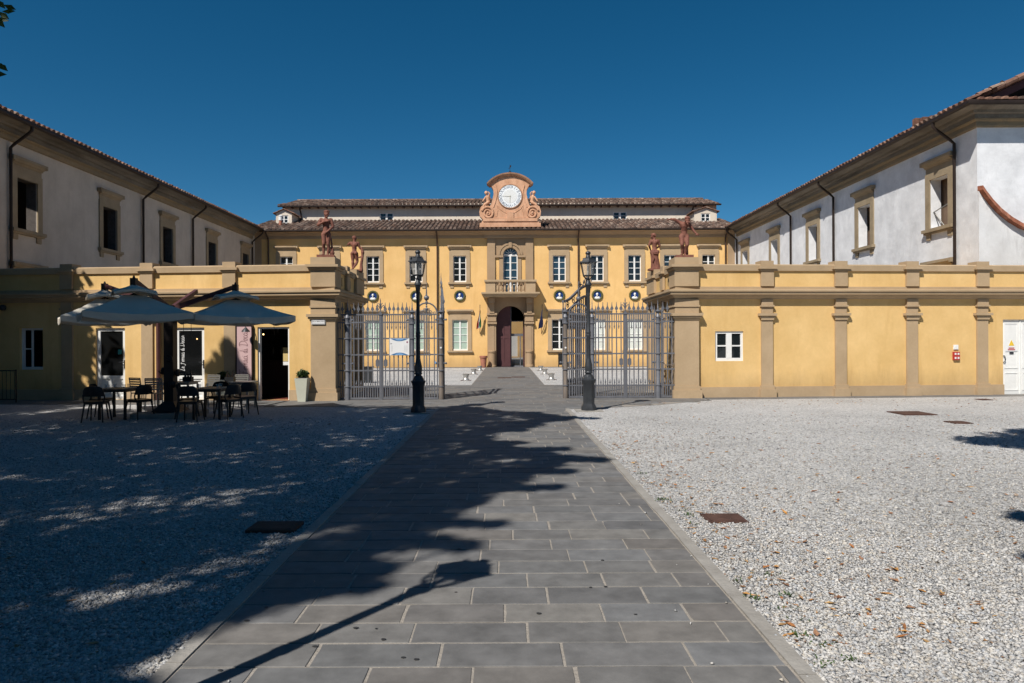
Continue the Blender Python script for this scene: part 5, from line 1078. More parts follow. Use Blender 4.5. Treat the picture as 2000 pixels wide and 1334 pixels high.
# 4: half-draped woman seen from behind
j = pose(elR=(.145, .0, .66, .031), elL=(-.15, .0, .66, .031), wrR=(.08, -.09, .60, .021), wrL=(-.09, -.09, .555, .021), shR=(.10, 0, .80, .042), shL=(-.10, 0, .80, .042), head=(-.03, -.02, .90, .043), crown=(-.03, -.015, .95, .043),
         hipR=(.05, 0, .48, .07), hipL=(-.05, 0, .48, .07), knR=(.05, -.02, .28, .06), caR=(.055, 0, .2, .06), anR=(.06, .01, .06, .05), toR=(.06, -.05, .03, .03), knL=(-.05, -.03, .27, .05), caL=(-.05, -.01, .19, .045), anL=(-.055, 0, .05, .03), toL=(-.08, .04, .02, .022))
mm = torso(.102) + head_masses((-.03, -.02, .91), (-.8, -.7, 0)) + [((-.03, .03, .955), (.035, .035, .03))]
cc = hand((.08, -.09, .60), (-.9, -.2, 0), (0, -1, 0)) + hand((-.09, -.09, .555), (.5, -.1, -.8), (0, -1, 0), thumb=-1)
for k in range(11):     # drapery folds from the hips to the base
    a = math.pi * (k / 10) * 1.25 - .4; x, y = math.cos(a), math.sin(a)
    cc.append(([(x * .105, y * .085, .50 - .02 * (k % 2)), (x * .085, y * .075, .36), (x * .10 + .02, y * .085, .16), (x * .12 + .03, y * .10, .0)], [.026, .022, .024, .022]))
cc += [([(-.11, .06, .50), (-.03, .10, .455), (.06, .10, .47), (.11, .05, .51)], [.024] * 4), ([(-.11, .06, .47), (-.02, .105, .42), (.07, .10, .43), (.115, .04, .47)], [.022] * 4), ([(-.09, .08, .44), (-.04, .11, .30), (-.07, .10, .20)], [.024, .022, .02])]
me4 = figure(j, BODY, mm, cc, 1.18)
me4.transform(Matrix.Scale(-1, 4, (0, 1, 0))); me4.flip_normals()      # its back faces the viewer
st4 = statue('statue', me4, (4.87, 22.45, 4.0), R(0), 'terracotta woman in hip drapery seen from behind on the right side wall', lambda b: b.box(-.2, .2, -.17, .17, -.04, .02))

# putti on the volutes of the clock gable
for sg in (-1, 1):
    j = pose(pelvis=(.02, 0, .30, .10), waist=(0, 0, .42, .10), chest=(-.02, 0, .55, .10), neck=(-.02, -.01, .68, .05), head=(-.03, -.02, .78, .085), crown=(-.03, -.02, .85, .08), shR=(-.12, -.02, .60, .05), elR=(-.20, -.08, .70, .042), wrR=(-.16, -.08, .82, .03), shL=(.08, -.03, .60, .05), elL=(.20, -.06, .50, .042), wrL=(.30, -.08, .42, .03),
             hipR=(.06, -.06, .26, .085), knR=(.28, -.10, .20, .065), caR=(.36, -.10, .10, .055), anR=(.48, -.10, -.02, .04), toR=(.55, -.12, -.10, .03), hipL=(.05, .03, .26, .085), knL=(.26, .02, .26, .065), caL=(.34, .0, .12, .055), anL=(.42, .0, .02, .04), toL=(.50, -.02, -.04, .03))
    mm = [((-.03, -.02, .80), (.095, .10, .10)), ((-.03, -.11, .78), (.02, .025, .025)), ((-.03, -.01, .85), (.10, .10, .07)), ((.02, 0, .30), (.12, .11, .09)), ((-.14, .06, .58), (.04, .12, .16)), ((.0, .08, .52), (.10, .05, .18))]
    me = figure(j, BODY, mm, [], 1.15, .014)
    if sg < 0: me.transform(Matrix.Scale(-1, 4, (1, 0, 0))); me.flip_normals()
    me.materials.append(PEACH); me.name = 'putto'
    q = PG(sg * gx(1205), -.05, gz(835)); me.transform(Matrix.Translation(q) @ Matrix.Rotation(R(18) * sg, 4, 'Y') @ Matrix.Scale(1.0, 4)); me.transform(world_of(gab).inverted())
    o = bpy.data.objects.new('putto', me); COL.objects.link(o); o.parent = gab

# ------------------------------------------------------------------ cafe terrace
# parasol with one mast, four arms and three square canopies
MX, MY = -7.59, 15.4
par = thing('parasol', 'multi-canopy parasol with three faded canvas tops on one dark mast', 'parasol', (MX, MY, 0), R(0))
m = MB(); m.box(MX - .105, MX + .105, MY - .105, MY + .105, .30, 2.50); m.prism([(MX - .30, MY - .30, .12), (MX + .30, MY - .30, .12), (MX + .30, MY + .30, .12), (MX - .30, MY + .30, .12)], [(MX - .11, MY - .11, .34), (MX + .11, MY - .11, .34), (MX + .11, MY + .11, .34), (MX - .11, MY + .11, .34)]); m.build('mast', MASTM, par)
m = MB(); m.box(MX - .62, MX + .62, MY - .55, MY + .55, .0, .10)
for q in (-1, 1): m.lathe([(.22, .0), (.22, .10), (.17, .13)], (MX + q * .45, MY - .4, 0), 14)
m.build('base_slab', KERB, par)
for (dx, dy, zz) in ((-1, 0, 1.02), (1, 0, .98), (.2, -1, 1.30), (.6, -.8, .72)):
    m = MB(); c = Vector((MX + dx * .12, MY + dy * .12, zz)); d_ = Vector((dx, dy, 0)).normalized(); m.lathe([(.05, 0), (.085, .02), (.085, .06), (.05, .08)], c, 12, axis=d_.to_track_quat('Z', 'Y').to_matrix()); m.tube([c + d_ * .08, c + d_ * .16, c + d_ * .16 + Vector((.05 * dx + .12, 0, -.06))], .016, 6); m.build('crank', MASTM, par)
arms = [((0, -1), 1.50, 2.925), ((-.95, .312), 1.93, 3.0), ((1, 0), 1.47, 2.914), ((-.05, 1), 1.45, 2.93)]
def canopy(c, z0, z1, half, rot, parent, seed):
    g = random.Random(seed); Rr = half * math.sqrt(2); cs = [R(rot + 90 * k) for k in range(4)]
    m = MB(); N = 12; rings = [(0.0, z1), (.24, None)]
    T = []
    for (fr_, drop) in ((.20, .0), (.34, .0), (.55, .0), (.78, .0), (1.0, .0)):
        ring = []
        for k in range(4):
            a, b = cs[k], cs[(k + 1) % 4]
            for i in range(N):
                t = i / N; x = math.cos(a) * (1 - t) + math.cos(b) * t; y = math.sin(a) * (1 - t) + math.sin(b) * t
                sag = .10 * math.sin(math.pi * t) * fr_ ** 2; z = z1 + (z0 - z1) * (fr_ ** .92) - sag * .55 - (.04 * math.sin(math.pi * fr_))
                ring.append((c[0] + Rr * x * fr_, c[1] + Rr * y * fr_, z))
        T.append(ring)
    n = 4 * N; hem = [(x, y, z - .12 - .025 * math.sin(math.pi * 2 * ((i % N) / N)) ** 2 + g.uniform(-.006, .006)) for i, (x, y, z) in enumerate(T[-1])]; T.append(hem)
    vs = [p for r_ in T for p in r_]; m.add(vs, [(r_ * n + i, r_ * n + (i + 1) % n, (r_ + 1) * n + (i + 1) % n, (r_ + 1) * n + i) for r_ in range(len(T) - 1) for i in range(n)], True)
    co = m.build('canopy', CANVAS, parent)
    v = MB(); T = []
    for fr_ in (.03, .18, .30, .40):
        ring = []
        for k in range(4):
            a, b = cs[k], cs[(k + 1) % 4]
            for i in range(N):
                t = i / N; x = math.cos(a) * (1 - t) + math.cos(b) * t; y = math.sin(a) * (1 - t) + math.sin(b) * t
                lift = .07 * math.sin(math.pi * t) * (fr_ / .40) ** 3
                ring.append((c[0] + Rr * x * fr_, c[1] + Rr * y * fr_, z1 + .10 + (z0 - z1) * fr_ * .95 + lift))
        T.append(ring)
    T.append([(x, y, z - .05) for x, y, z in T[-1]])
    v.add([p for r_ in T for p in r_], [(r_ * n + i, r_ * n + (i + 1) % n, (r_ + 1) * n + (i + 1) % n, (r_ + 1) * n + i) for r_ in range(len(T) - 1) for i in range(n)], True); v.build('vent_flap', CANVAS, co)
    rb = MB()
    for k in range(4):
        a = cs[k]; rb.tube([(c[0], c[1], z1 - .10), (c[0] + .97 * Rr * math.cos(a), c[1] + .97 * Rr * math.sin(a), z0 - .03)], .016, 6)
        a2, b2 = cs[k], cs[(k + 1) % 4]; rb.tube([(c[0], c[1], z1 - .10), (c[0] + .95 * Rr * (math.cos(a2) + math.cos(b2)) / 2, c[1] + .95 * Rr * (math.sin(a2) + math.sin(b2)) / 2, z0 - .09)], .014, 6)
    rb.build('ribs', MASTM, co)
    return co
for i, ((dx, dy), L_, ze) in enumerate(arms):
    end = Vector((MX + dx * L_, MY + dy * L_, ze)); st_ = Vector((MX + dx * .05, MY + dy * .05, 2.42)); ax_ = (end - st_).normalized(); s_ = ax_.cross(Vector((0, 0, 1))).normalized() * .04; u_ = s_.cross(ax_).normalized() * .055
    m = MB(); m.prism([st_ - s_ - u_, st_ + s_ - u_, st_ + s_ + u_, st_ - s_ + u_], [end - s_ - u_ * .8, end + s_ - u_ * .8, end + s_ + u_ * .8, end - s_ + u_ * .8]); ao = m.build('arm', MAROON, par)
    if i < 3:
        h = MB(); h.box(end.x - .055, end.x + .055, end.y - .055, end.y + .055, end.z - .16, end.z + .05); h.lathe([(.03, end.z + .05), (.015, end.z + .10)], (end.x, end.y, 0), 8); h.build('hub', MASTM, ao)
        canopy((end.x, end.y), 2.26 if i != 2 else 2.24, end.z - .17, [.95, .90, 1.03][i], [-100, -100, -100][i], par, i)
# hanging cords under the right canopy
for x, y in ((MX + .95, MY - 1.05), (MX + .72, MY - .9), (MX + 2.3, MY + .1)):
    m = MB(); m.tube([(x, y, 2.10), (x + .005, y, 1.92), (x + .012, y, 1.78)], .005, 4); m.build('cord', MASTM, par)
# plastic chair facing +Y
def chair():
    root = thing('cafe_chair', 'tmp', 'chair', group='black chairs round the cafe tables')
    s = MB(); s.prism([(-.21, -.20, .435), (.21, -.20, .435), (.225, .22, .445), (-.225, .22, .445)], [(-.21, -.20, .46), (.21, -.20, .46), (.225, .22, .47), (-.225, .22, .47)]); s.box(-.20, .20, -.19, .20, .40, .435); s.build('seat', CHAIRM, root)
    b = MB(); N = 12; rows = ((.47, .235, -.19), (.58, .235, -.225), (.70, .225, -.25), (.77, .19, -.265), (.80, .14, -.27), (.81, .08, -.272)); vs = []
    for (z, hw_, y) in rows:
        for i in range(N + 1):
            t = -1 + 2 * i / N; vs.append((hw_ * t, y + .075 * t * t, z - .0))
    for (z, hw_, y) in rows:
        for i in range(N + 1):
            t = -1 + 2 * i / N; vs.append((hw_ * t, y + .075 * t * t + .018, z))
    n = N + 1; q = len(rows) * n; fs = []
    for off in (0, q):
        fs += [(off + r_ * n + i, off + r_ * n + i + 1, off + (r_ + 1) * n + i + 1, off + (r_ + 1) * n + i) for r_ in range(1, len(rows) - 1) for i in range(N)]
    r_ = len(rows) - 1; fs += [(r_ * n + i, r_ * n + i + 1, q + r_ * n + i + 1, q + r_ * n + i) for i in range(N)] + [(n + i, n + i + 1, q + n + i + 1, q + n + i) for i in range(N)]
    fs += [(k * n + e, (k + 1) * n + e, q + (k + 1) * n + e, q + k * n + e) for k in range(1, len(rows) - 1) for e in (0, N)]
    b.add(vs, fs, True)
    for sg in (-1, 1): b.tube([(sg * .215, -.16, .44), (sg * .235, -.14, .54), (sg * .232, -.155, .62)], .018, 6)
    b.build('backrest', CHAIRM, root)
    for sx in (-1, 1):
        for sy in (-1, 1):
            l = MB(); l.tube([(sx * .19, sy * .175, .43), (sx * .235, sy * .245, 0)], [.021, .015], 8); l.build('leg', CHAIRM, root)
    return root
def table(name, label, w, d, h, topm, legm):
    root = thing(name, label, 'table'); t = MB(); t.box(-w / 2, w / 2, -d / 2, d / 2, h - .03, h); t.build('table_top', topm, root)
    a = MB(); a.box(-w / 2 + .05, w / 2 - .05, -d / 2 + .05, d / 2 - .05, h - .08, h - .03); a.build('apron', legm, root)
    for sx in (-1, 1):
        for sy in (-1, 1): l = MB(); x, y = sx * (w / 2 - .06), sy * (d / 2 - .06); l.box(x - .025, x + .025, y - .025, y + .025, 0, h - .08); l.build('leg', legm, root)
    return root
def metal_chair():
    root = thing('slatted_chair', 'tmp', 'chair', group='slatted metal chairs by the cafe wall'); f = MB()
    for sx in (-1, 1): f.tube([(sx * .22, .22, 0), (sx * .22, .20, .45), (sx * .22, -.18, .45), (sx * .22, -.24, .86)], .014, 6); f.tube([(sx * .22, -.18, .45), (sx * .22, -.22, 0)], .014, 6)
    f.tube([(-.22, -.24, .86), (.22, -.24, .86)], .014, 6); f.build('frame', SILVER, root)
    s = MB()
    for k in range(7): s.box(-.21, .21, -.17 + k * .055, -.13 + k * .055, .455, .47)
    s.build('seat', SILVER, root)
    b = MB()
    for k in range(5): z = .56 + k * .06; y = -.187 - (z - .45) * .146; b.box(-.21, .21, y - .006, y + .006, z, z + .042)
    b.build('backrest', SILVER, root); return root
DK, DS = 1.043, .89      # the terrace stands a little further back; its furniture is light and low
def tput(o, x, y, rz=0, sc=DS): o.location = (x * DK, y * DK, 0); o.rotation_euler = (0, 0, rz); o.scale = (sc, sc, .93); return o
t1 = tput(table('cafe_table', 'square dark cafe table laid with cutlery at the far left', .74, .74, .72, TABLEM, CHAIRM), -8.15, 14.35); t2 = tput(table('cafe_table', 'square dark cafe table under the right canopy', .74, .74, .72, TABLEM, CHAIRM), -6.18, 14.3)
t3 = tput(table('metal_table', 'silver metal table set behind the left dark table', .95, .72, .73, SILVER, SILVER), -7.95, 16.5); t4 = tput(table('metal_table', 'silver metal table behind the right dark table', .95, .72, .73, SILVER, SILVER), -6.50, 16.4)
c0 = chair(); spots = [(-8.62, 14.50, -80, 'black chair at the far left end of the left table'), (-8.30, 13.80, 8, 'black chair with its back to us at the left table'), (-7.68, 14.25, 66, 'black chair turned left at the right side of the left table'),
         (-6.76, 14.42, -72, 'black chair left of the right table, by the mast'), (-6.40, 13.80, 5, 'black chair with its back to us at the right table'), (-5.80, 14.22, 62, 'black chair turned left at the right side of the right table'), (-5.74, 14.95, 50, 'black chair standing alone nearest the open cafe doorway'), (-6.38, 15.05, 176, 'black chair behind the right table, facing us')]
for i, (x, y, a, lab) in enumerate(spots): o = c0 if i == 0 else copy_tree(c0); o['label'] = lab; tput(o, x, y, R(a))
m0 = metal_chair()
for i, (x, y, a, lab) in enumerate([(-8.6, 16.1, -25, 'slatted metal chair angled at the left end of the silver table'), (-8.15, 15.9, 4, 'slatted metal chair at the near side of the left silver table'), (-7.45, 17.0, 160, 'slatted metal chair behind the left silver table near the pilaster'), (-6.75, 17.05, 165, 'slatted metal chair behind the right silver table')]):
    o = m0 if i == 0 else copy_tree(m0); o['label'] = lab; tput(o, x, y, R(a))
BOT = mat('dark_bottle_glass', (.018, .012, .008), .15, spec=.5)
def caddy(x, y, z, lab):
    root = thing('bottle_caddy', lab, 'caddy', (x, y, z)); b = MB(); b.box(x - .11, x + .11, y - .07, y + .07, z, z + .012)
    for (x0, x1, y0, y1) in ((x - .11, x + .11, y - .07, y - .06), (x - .11, x + .11, y + .06, y + .07), (x - .11, x - .10, y - .06, y + .06), (x + .10, x + .11, y - .06, y + .06)): b.box(x0, x1, y0, y1, z + .012, z + .12)
    b.build('box', CHAIRM, root)
    for q in (-.07, .07): t = MB(); t.lathe([(.03, z + .012), (.03, z + .17), (.011, z + .22), (.011, z + .27), (.014, z + .275)], (x + q, y, 0), 10); t.build('bottle', BOT, root)
    t = MB(); t.lathe([(.028, z + .012), (.028, z + .14), (.02, z + .16)], (x, y, 0), 10); t.build('shaker', BOT, root)
caddy(-7.95 * DK + .25, 16.5 * DK, .679, 'dark bottle caddy on the left silver table'); caddy(-6.50 * DK - .12, 16.4 * DK - .1, .679, 'dark bottle caddy on the right silver table')
TUM = mat_glass('tumbler_glass', (.6, .6, .58), .35)
for (x, y, lab) in ((-8.15 * DK - .12, 14.35 * DK - .02, 'napkin and glasses laid on the left dark table'), (-6.18 * DK - .12, 14.3 * DK - .02, 'napkin and glasses laid on the right dark table')):
    root = thing('table_setting', lab, 'table setting', (x, y, .67))
    for k, (dx, dy) in enumerate(((-.10, -.1), (.28, -.08), (-.05, .15), (.24, .17))):
        t = MB(); t.lathe([(.028, .671), (.036, .755)], (x + dx, y + dy, 0), 10); t.build('tumbler', TUM, root); n_ = MB(); n_.box(x + dx + .05, x + dx + .15, y + dy - .06, y + dy + .06,   .6705, .678); n_.build('napkin', PLANTER, root)
# planters
def leaves_mesh(centres, n, size, seed, up=.3):
    g = np.random.default_rng(seed); idx = g.integers(0, len(centres), n); C_ = np.array([c[:3] for c in centres])[idx]; Rr = np.array([c[3] if np.ndim(c[3]) else (c[3],) * 3 for c in centres], dtype=float)[idx]
    d = g.normal(size=(n, 3)); d /= np.linalg.norm(d, axis=1)[:, None]; rad = g.random(n) ** .45; p = C_ + d * rad[:, None] * Rr
    nr = g.normal(size=(n, 3)) * .8 + d * .5; nr[:, 2] += up; nr /= np.linalg.norm(nr, axis=1)[:, None]
    t = np.cross(nr, g.normal(size=(n, 3))); t /= np.linalg.norm(t, axis=1)[:, None]; b = np.cross(nr, t); s = size * (.6 + .8 * g.random(n))[:, None]
    v = np.stack([p - t * s, p + b * s * .42 - t * s * .1, p + t * s, p - b * s * .42 - t * s * .1], 1).reshape(-1, 3)
    return v.astype(np.float32)
def quad_mesh(name, v, mt, parent=None):
    n = len(v) // 4; me = bpy.data.meshes.new(name); me.vertices.add(len(v)); me.vertices.foreach_set('co', v.ravel()); me.loops.add(len(v)); me.loops.foreach_set('vertex_index', np.arange(len(v), dtype=np.int32)); me.polygons.add(n); me.polygons.foreach_set('loop_start', np.arange(0, len(v), 4, dtype=np.int32)); me.polygons.foreach_set('loop_total', np.full(n, 4, np.int32)); me.update(); me.validate(); me.materials.append(mt)
    o = bpy.data.objects.new(name, me); COL.objects.link(o)
    if parent: o.parent = parent
    return o
def planter(x, y, w0, w1, h, lab, seed):
    root = thing('planter', lab, 'planter'); m = MB(); m.prism([(-w0, -w0, 0), (w0, -w0, 0), (w0, w0, 0), (-w0, w0, 0)], [(-w1, -w1, h), (w1, -w1, h), (w1, w1, h), (-w1, w1, h)]); q = w1 - .03
    m.build('pot', PLANTER, root); s = MB(); s.box(-q, q, -q, q, h + .001, h + .015); s.build('soil', INK, root)
    cs = [(0, 0, h + .12, (.15, .15, .12)), (-.08, 0, h + .10, (.10, .10, .10)), (.08, .02, h + .10, (.10, .10, .10)), (.02, -.06, h + .15, (.09, .09, .09))]
    quad_mesh('shrub', leaves_mesh(cs, 420, .045, seed, .5), GREEN, root); root.location = (x, y, 0); return root
planter(FL(.78, .30, 0)[0], FL(.78, .30, 0)[1], .105, .175, .66, 'cream tapered planter with a clipped shrub beside the open doorway', 5)
planter(FL(3.05, .30, 0)[0], FL(3.05, .30, 0)[1], .13, .21, .62, 'cream tapered planter with a shrub half hidden behind the tables', 6)
# low railing at the far left
rl = thing('railing', 'thin dark metal railing at the far left of the cafe wall', 'railing', FL(9.2, .9, 0))
m = MB(); m.tube([FL(8.75, .9, .90), FL(11.5, .9, .90)], .016, 6); m.tube([FL(8.75, .9, .10), FL(11.5, .9, .10)], .012, 6); m.build('rail', GUTTER, rl)
m = MB()
for k in range(23): m.tube([FL(8.8 + k * .12, .9, .10), FL(8.8 + k * .12, .9, .90)], .007, 5)
m.build('bars', GUTTER, rl)
for s in (8.75, 10.1, 11.45): m = MB(); m.tube([FL(s, .9, 0), FL(s, .9, .93)], .02, 6); m.build('upright', GUTTER, rl)
# flags, pots and uplights by the villa door
def flag(s, cols, lab):
    root = thing('flag', lab, 'flag', PF(s, .1, 2.9)); p = MB(); p.tube([PF(s, .02, 2.15), PF(s + .03, .55, 3.95)], .018, 6); p.lathe([(.03, 0), (.012, .06)], PF(s + .03, .55, 3.95), 8); p.build('flagpole', MAROON, root)
    n = len(cols)
    for i, c in enumerate(cols):
        m = MB(); vs = []; fs = []
        for r_ in range(9):
            t = r_ / 8; z = 3.62 - 1.12 * t; y = .45 - .12 * t
            for k in range(3):
                q = (i * 2 + k) / (2 * n); x = s + .02 + (q - .5) * (.06 + .26 * t) + .02 * math.sin(t * 7 + q * 9) - .09 * t; vs.append(PF(x, y + .06 * math.sin(q * 14 + t * 3), z + .12 * (q - .5)))
        for r_ in range(8):
            for k in range(2): fs.append((r_ * 3 + k, r_ * 3 + k + 1, r_ * 3 + k + 4, r_ * 3 + k + 3))
        m.add(vs, fs, True); m.build('stripe' if n > 1 else 'cloth', c, root)
flag(fx(937.5), [FRED, FWHITE, FGREEN], 'furled green, white and red flag left of the villa door'); flag(fx(1057.5), [FBLUE], 'furled dark blue flag right of the villa door')
p = px_ground(945, 717); m = MB(); m.lathe([(.16, 0), (.21, .62), (.25, .63), (.26, .74), (.22, .75), (.21, .70)], (p[0], 43.3, 0), 18); o = m.build('terracotta_pot', POT); tag(o, 'terracotta pot standing left of the villa door', 'pot')
m = MB(); x0 = fx(1089); m.box(x0, x0 + .34, 43.3, 43.6, .15, .85)
for a in (0, .30): 
    for b in (0, .26): m.box(x0 + a, x0 + a + .04, 43.3 + b, 43.34 + b, 0, .15)
m.box(x0 - .02, x0 + .36, 43.28, 43.62, .85, .89); o = m.build('black_litter_bin', CHAIRM); tag(o, 'black litter bin against the villa wall beside the right gateway post', 'bin')
upl = None
for (u, v, lab) in ((909.7, 743, 'nearest steel uplight left of the court path'), (925, 731, 'middle steel uplight left of the court path'), (937, 724, 'farthest steel uplight left of the court path'), (1076.6, 742, 'nearest steel uplight right of the court path'), (1064, 731, 'middle steel uplight right of the court path'), (1056, 724, 'farthest steel uplight right of the court path')):
    X_, Y_ = px_ground(u, v)
    if upl is None:
        upl = thing('uplight', lab, 'uplight', group='low steel uplights in the court gravel'); m = MB(); m.lathe([(.17, .0), (.17, .02), (.14, .04), (.10, .12), (.10, .16), (.15, .25), (.155, .27), (.13, .275)], n=18); m.build('housing', STEEL, upl); m = MB(); m.lathe([(.125, .276), (.125, .28)], n=18, smooth=False); m.build('lens', DGLASS, upl); m = MB(); m.box(-.22, .22, -.15, .15, .0, .012); m.build('base_plate', RUST, upl); o = upl
    else: o = copy_tree(upl)
    place(o, (X_, Y_, 0), 0, lab)
m = MB(); x, y = px_ground(716, 748); m.box(x - .2, x + .2, y, y + .35, .05, .62); m.box(x - .23, x + .23, y - .02, y + .37, .62, .66); m.box(x - .18, x + .18, y + .02, y + .33, 0, .05); o = m.build('utility_cabinet', LAMPM); tag(o, 'small dark cabinet standing in the court behind the left gate', 'cabinet')
# ------------------------------------------------------------------ ground, paving, loose gravel, leaves
def mat_gravel(name, cols, scale=38):
    m = bpy.data.materials.new(name); m.use_nodes = True; nt = m.node_tree; N = nt.nodes; L = nt.links; b = N['Principled BSDF']; b.inputs['Roughness'].default_value = .92; b.inputs['Specular IOR Level'].default_value = .15
    tc = N.new('ShaderNodeTexCoord'); ns = N.new('ShaderNodeTexNoise'); ns.inputs['Scale'].default_value = 60; L.new(tc.outputs['Object'], ns.inputs['Vector'])
    mx0 = N.new('ShaderNodeMix'); mx0.data_type = 'VECTOR'; mx0.inputs['Factor'].default_value = .02; L.new(tc.outputs['Object'], mx0.inputs['A']); L.new(ns.outputs['Color'], mx0.inputs['B'])
    vo = N.new('ShaderNodeTexVoronoi'); vo.inputs['Scale'].default_value = scale; L.new(mx0.outputs['Result'], vo.inputs['Vector'])
    rp = N.new('ShaderNodeValToRGB'); e = rp.color_ramp.elements
    e[0].color = (*cols[0], 1); e[1].color = (*cols[-1], 1); e.new(.5).color = (*cols[1], 1)
    sx = N.new('ShaderNodeSeparateColor'); L.new(vo.outputs['Color'], sx.inputs[0]); L.new(sx.outputs[0], rp.inputs[0])
    big = N.new('ShaderNodeTexNoise'); big.inputs['Scale'].default_value = .45; big.inputs['Detail'].default_value = 6; L.new(tc.outputs['Object'], big.inputs['Vector'])
    mr = N.new('ShaderNodeMapRange'); mr.inputs[1].default_value = .3; mr.inputs[2].default_value = .7; mr.inputs[3].default_value = .88; mr.inputs[4].default_value = 1.1; L.new(big.outputs['Fac'], mr.inputs[0])
    hs = N.new('ShaderNodeHueSaturation'); L.new(rp.outputs[0], hs.inputs['Color']); L.new(mr.outputs[0], hs.inputs['Value']); L.new(hs.outputs[0], b.inputs['Base Color'])
    bp = N.new('ShaderNodeBump'); bp.inputs['Strength'].default_value = .9; bp.inputs['Distance'].default_value = .02; bp.invert = True; L.new(vo.outputs['Distance'], bp.inputs['Height'])
    ad = N.new('ShaderNodeVectorMath'); L.new(bp.outputs[0], b.inputs['Normal']); return m
GRAVEL = mat_gravel('pale_gravel', [(.30, .295, .295), (.44, .435, .43), (.59, .58, .565)])
STONES = mat_tiles('gravel_stone', [(.28, .28, .285), (.42, .42, .415), (.53, .52, .505), (.36, .365, .375), (.45, .415, .36), (.57, .56, .545), (.20, .205, .215), (.38, .34, .295), (.47, .47, .47), (.34, .36, .39)], .9, .55, .16, 0, spec=.15)
SLAB = mat_tiles('grey_sandstone_slab', [(.112, .112, .114), (.155, .151, .146), (.132, .133, .134), (.178, .170, .159), (.142, .133, .125), (.158, .160, .163), (.122, .119, .117)], .66, 4.5, .26, .5, spec=.3)
MORTAR = mat('pale_mortar', (.26, .235, .205), .95, 0, 0, 12, .5, 60, col2=(.33, .30, .265))
def sheet(name, pts, z, mt, label=None):
    m = MB(); m.poly([(x, y, z) for x, y in pts]); o = m.build(name, mt); o['kind'] = 'structure'
    if o.data.polygons[0].normal.z < 0: o.data.flip_normals()
    return o
sheet('ground', [(-600, -600), (600, -600), (600, 600), (-600, 600)], 0.0, GRAVEL)
PX0, PX1 = -1.66, 1.41
def slabs(name, x0, x1, y0, y1, row, wmin, wmax, seed, z=.012, inside=None, worn=False):
    """staggered stone slabs with slightly uneven joints, over a mortar bed"""
    g = random.Random(seed); m = MB(); y = y0; r_ = 0
    while y < y1 - .02:
        h = row * g.uniform(.93, 1.08); h = min(h, y1 - y)
        x = x0 - (g.uniform(.1, .9) if r_ % 2 else g.uniform(0, .5)) * wmin
        while x < x1:
            w_ = g.uniform(wmin, wmax); a, b = max(x, x0), min(x + w_, x1)
            if b - a > .05 and (inside is None or inside((a + b) / 2, y + h / 2)):
                dz = g.uniform(-.0015, .0015); m.cur = (g.random() * 50, g.random() * 50); j = .0045
                xa, xb, ya, yb = a + j + g.uniform(-.004, .006), b - j - g.uniform(-.004, .006), y + j + g.uniform(-.003, .004), y + h - j - g.uniform(-.003, .004); nx = 7 if worn else 1; ny = 4 if worn else 1; w1 = .0022 if worn else .001
                c = [(xa + (xb - xa) * i / nx, ya) for i in range(nx)] + [(xb, ya + (yb - ya) * i / ny) for i in range(ny)] + [(xb - (xb - xa) * i / nx, yb) for i in range(nx)] + [(xa, yb - (yb - ya) * i / ny) for i in range(ny)]
                mx_, my_ = (xa + xb) / 2, (ya + yb) / 2; out = []
                for i, (px, py) in enumerate(c):
                    cor = i in (0, nx, nx + ny, 2 * nx + ny); e_ = g.uniform(.0, .002) * (8.0 if worn and g.random() < .04 else 1) if cor and worn else g.uniform(0, w1) * (4 if worn and g.random() < .04 else 1)
                    out.append((px + (e_ if px < mx_ else -e_) * (1 if (px in (xa, xb)) else 0), py + (e_ if py < my_ else -e_) * (1 if (py in (ya, yb)) else 0)))
                k = .003; n_ = len(out); top = [(px + (k if px < mx_ else -k) * (abs(px - mx_) > (xb - xa) * .49), py + (k if py < my_ else -k) * (abs(py - my_) > (yb - ya) * .46), z + dz) for px, py in out]; low = [(px, py, z + dz - .003) for px, py in out]; bot = [(px, py, .001) for px, py in out]
                m.add(top + low + bot, [tuple(range(n_))] + [(n_ + i, n_ + (i + 1) % n_, (i + 1) % n_, i) for i in range(n_)] + [(2 * n_ + i, 2 * n_ + (i + 1) % n_, n_ + (i + 1) % n_, n_ + i) for i in range(n_)])
            x += w_
        y += h; r_ += 1
    o = m.build(name, SLAB, recalc=False); o['kind'] = 'structure'; return o
sheet('path_mortar', [(PX0 - .1, -3), (PX1 + .1, -3), (PX1 + .1, 16.62), (PX0 - .1, 16.62)], .0075, MORTAR)
slabs('path', PX0, PX1, -2.9, 16.6, .285, .44, .68, 2, worn=True)
k = MB(); rr = random.Random(12)
for (a, b) in ((PX0 - .095, PX0 - .006), (PX1 + .006, PX1 + .10)):
    y = -3.0
    while y < 16.5:
        l = rr.uniform(.8, 1.3); k.box(a + rr.uniform(-.004, .004), b + rr.uniform(-.004, .004), y + .004, min(16.6, y + l) - .004, 0, .016 + rr.uniform(0, .004)); y += l
o = k.build('path_kerb', KERB); o['kind'] = 'structure'
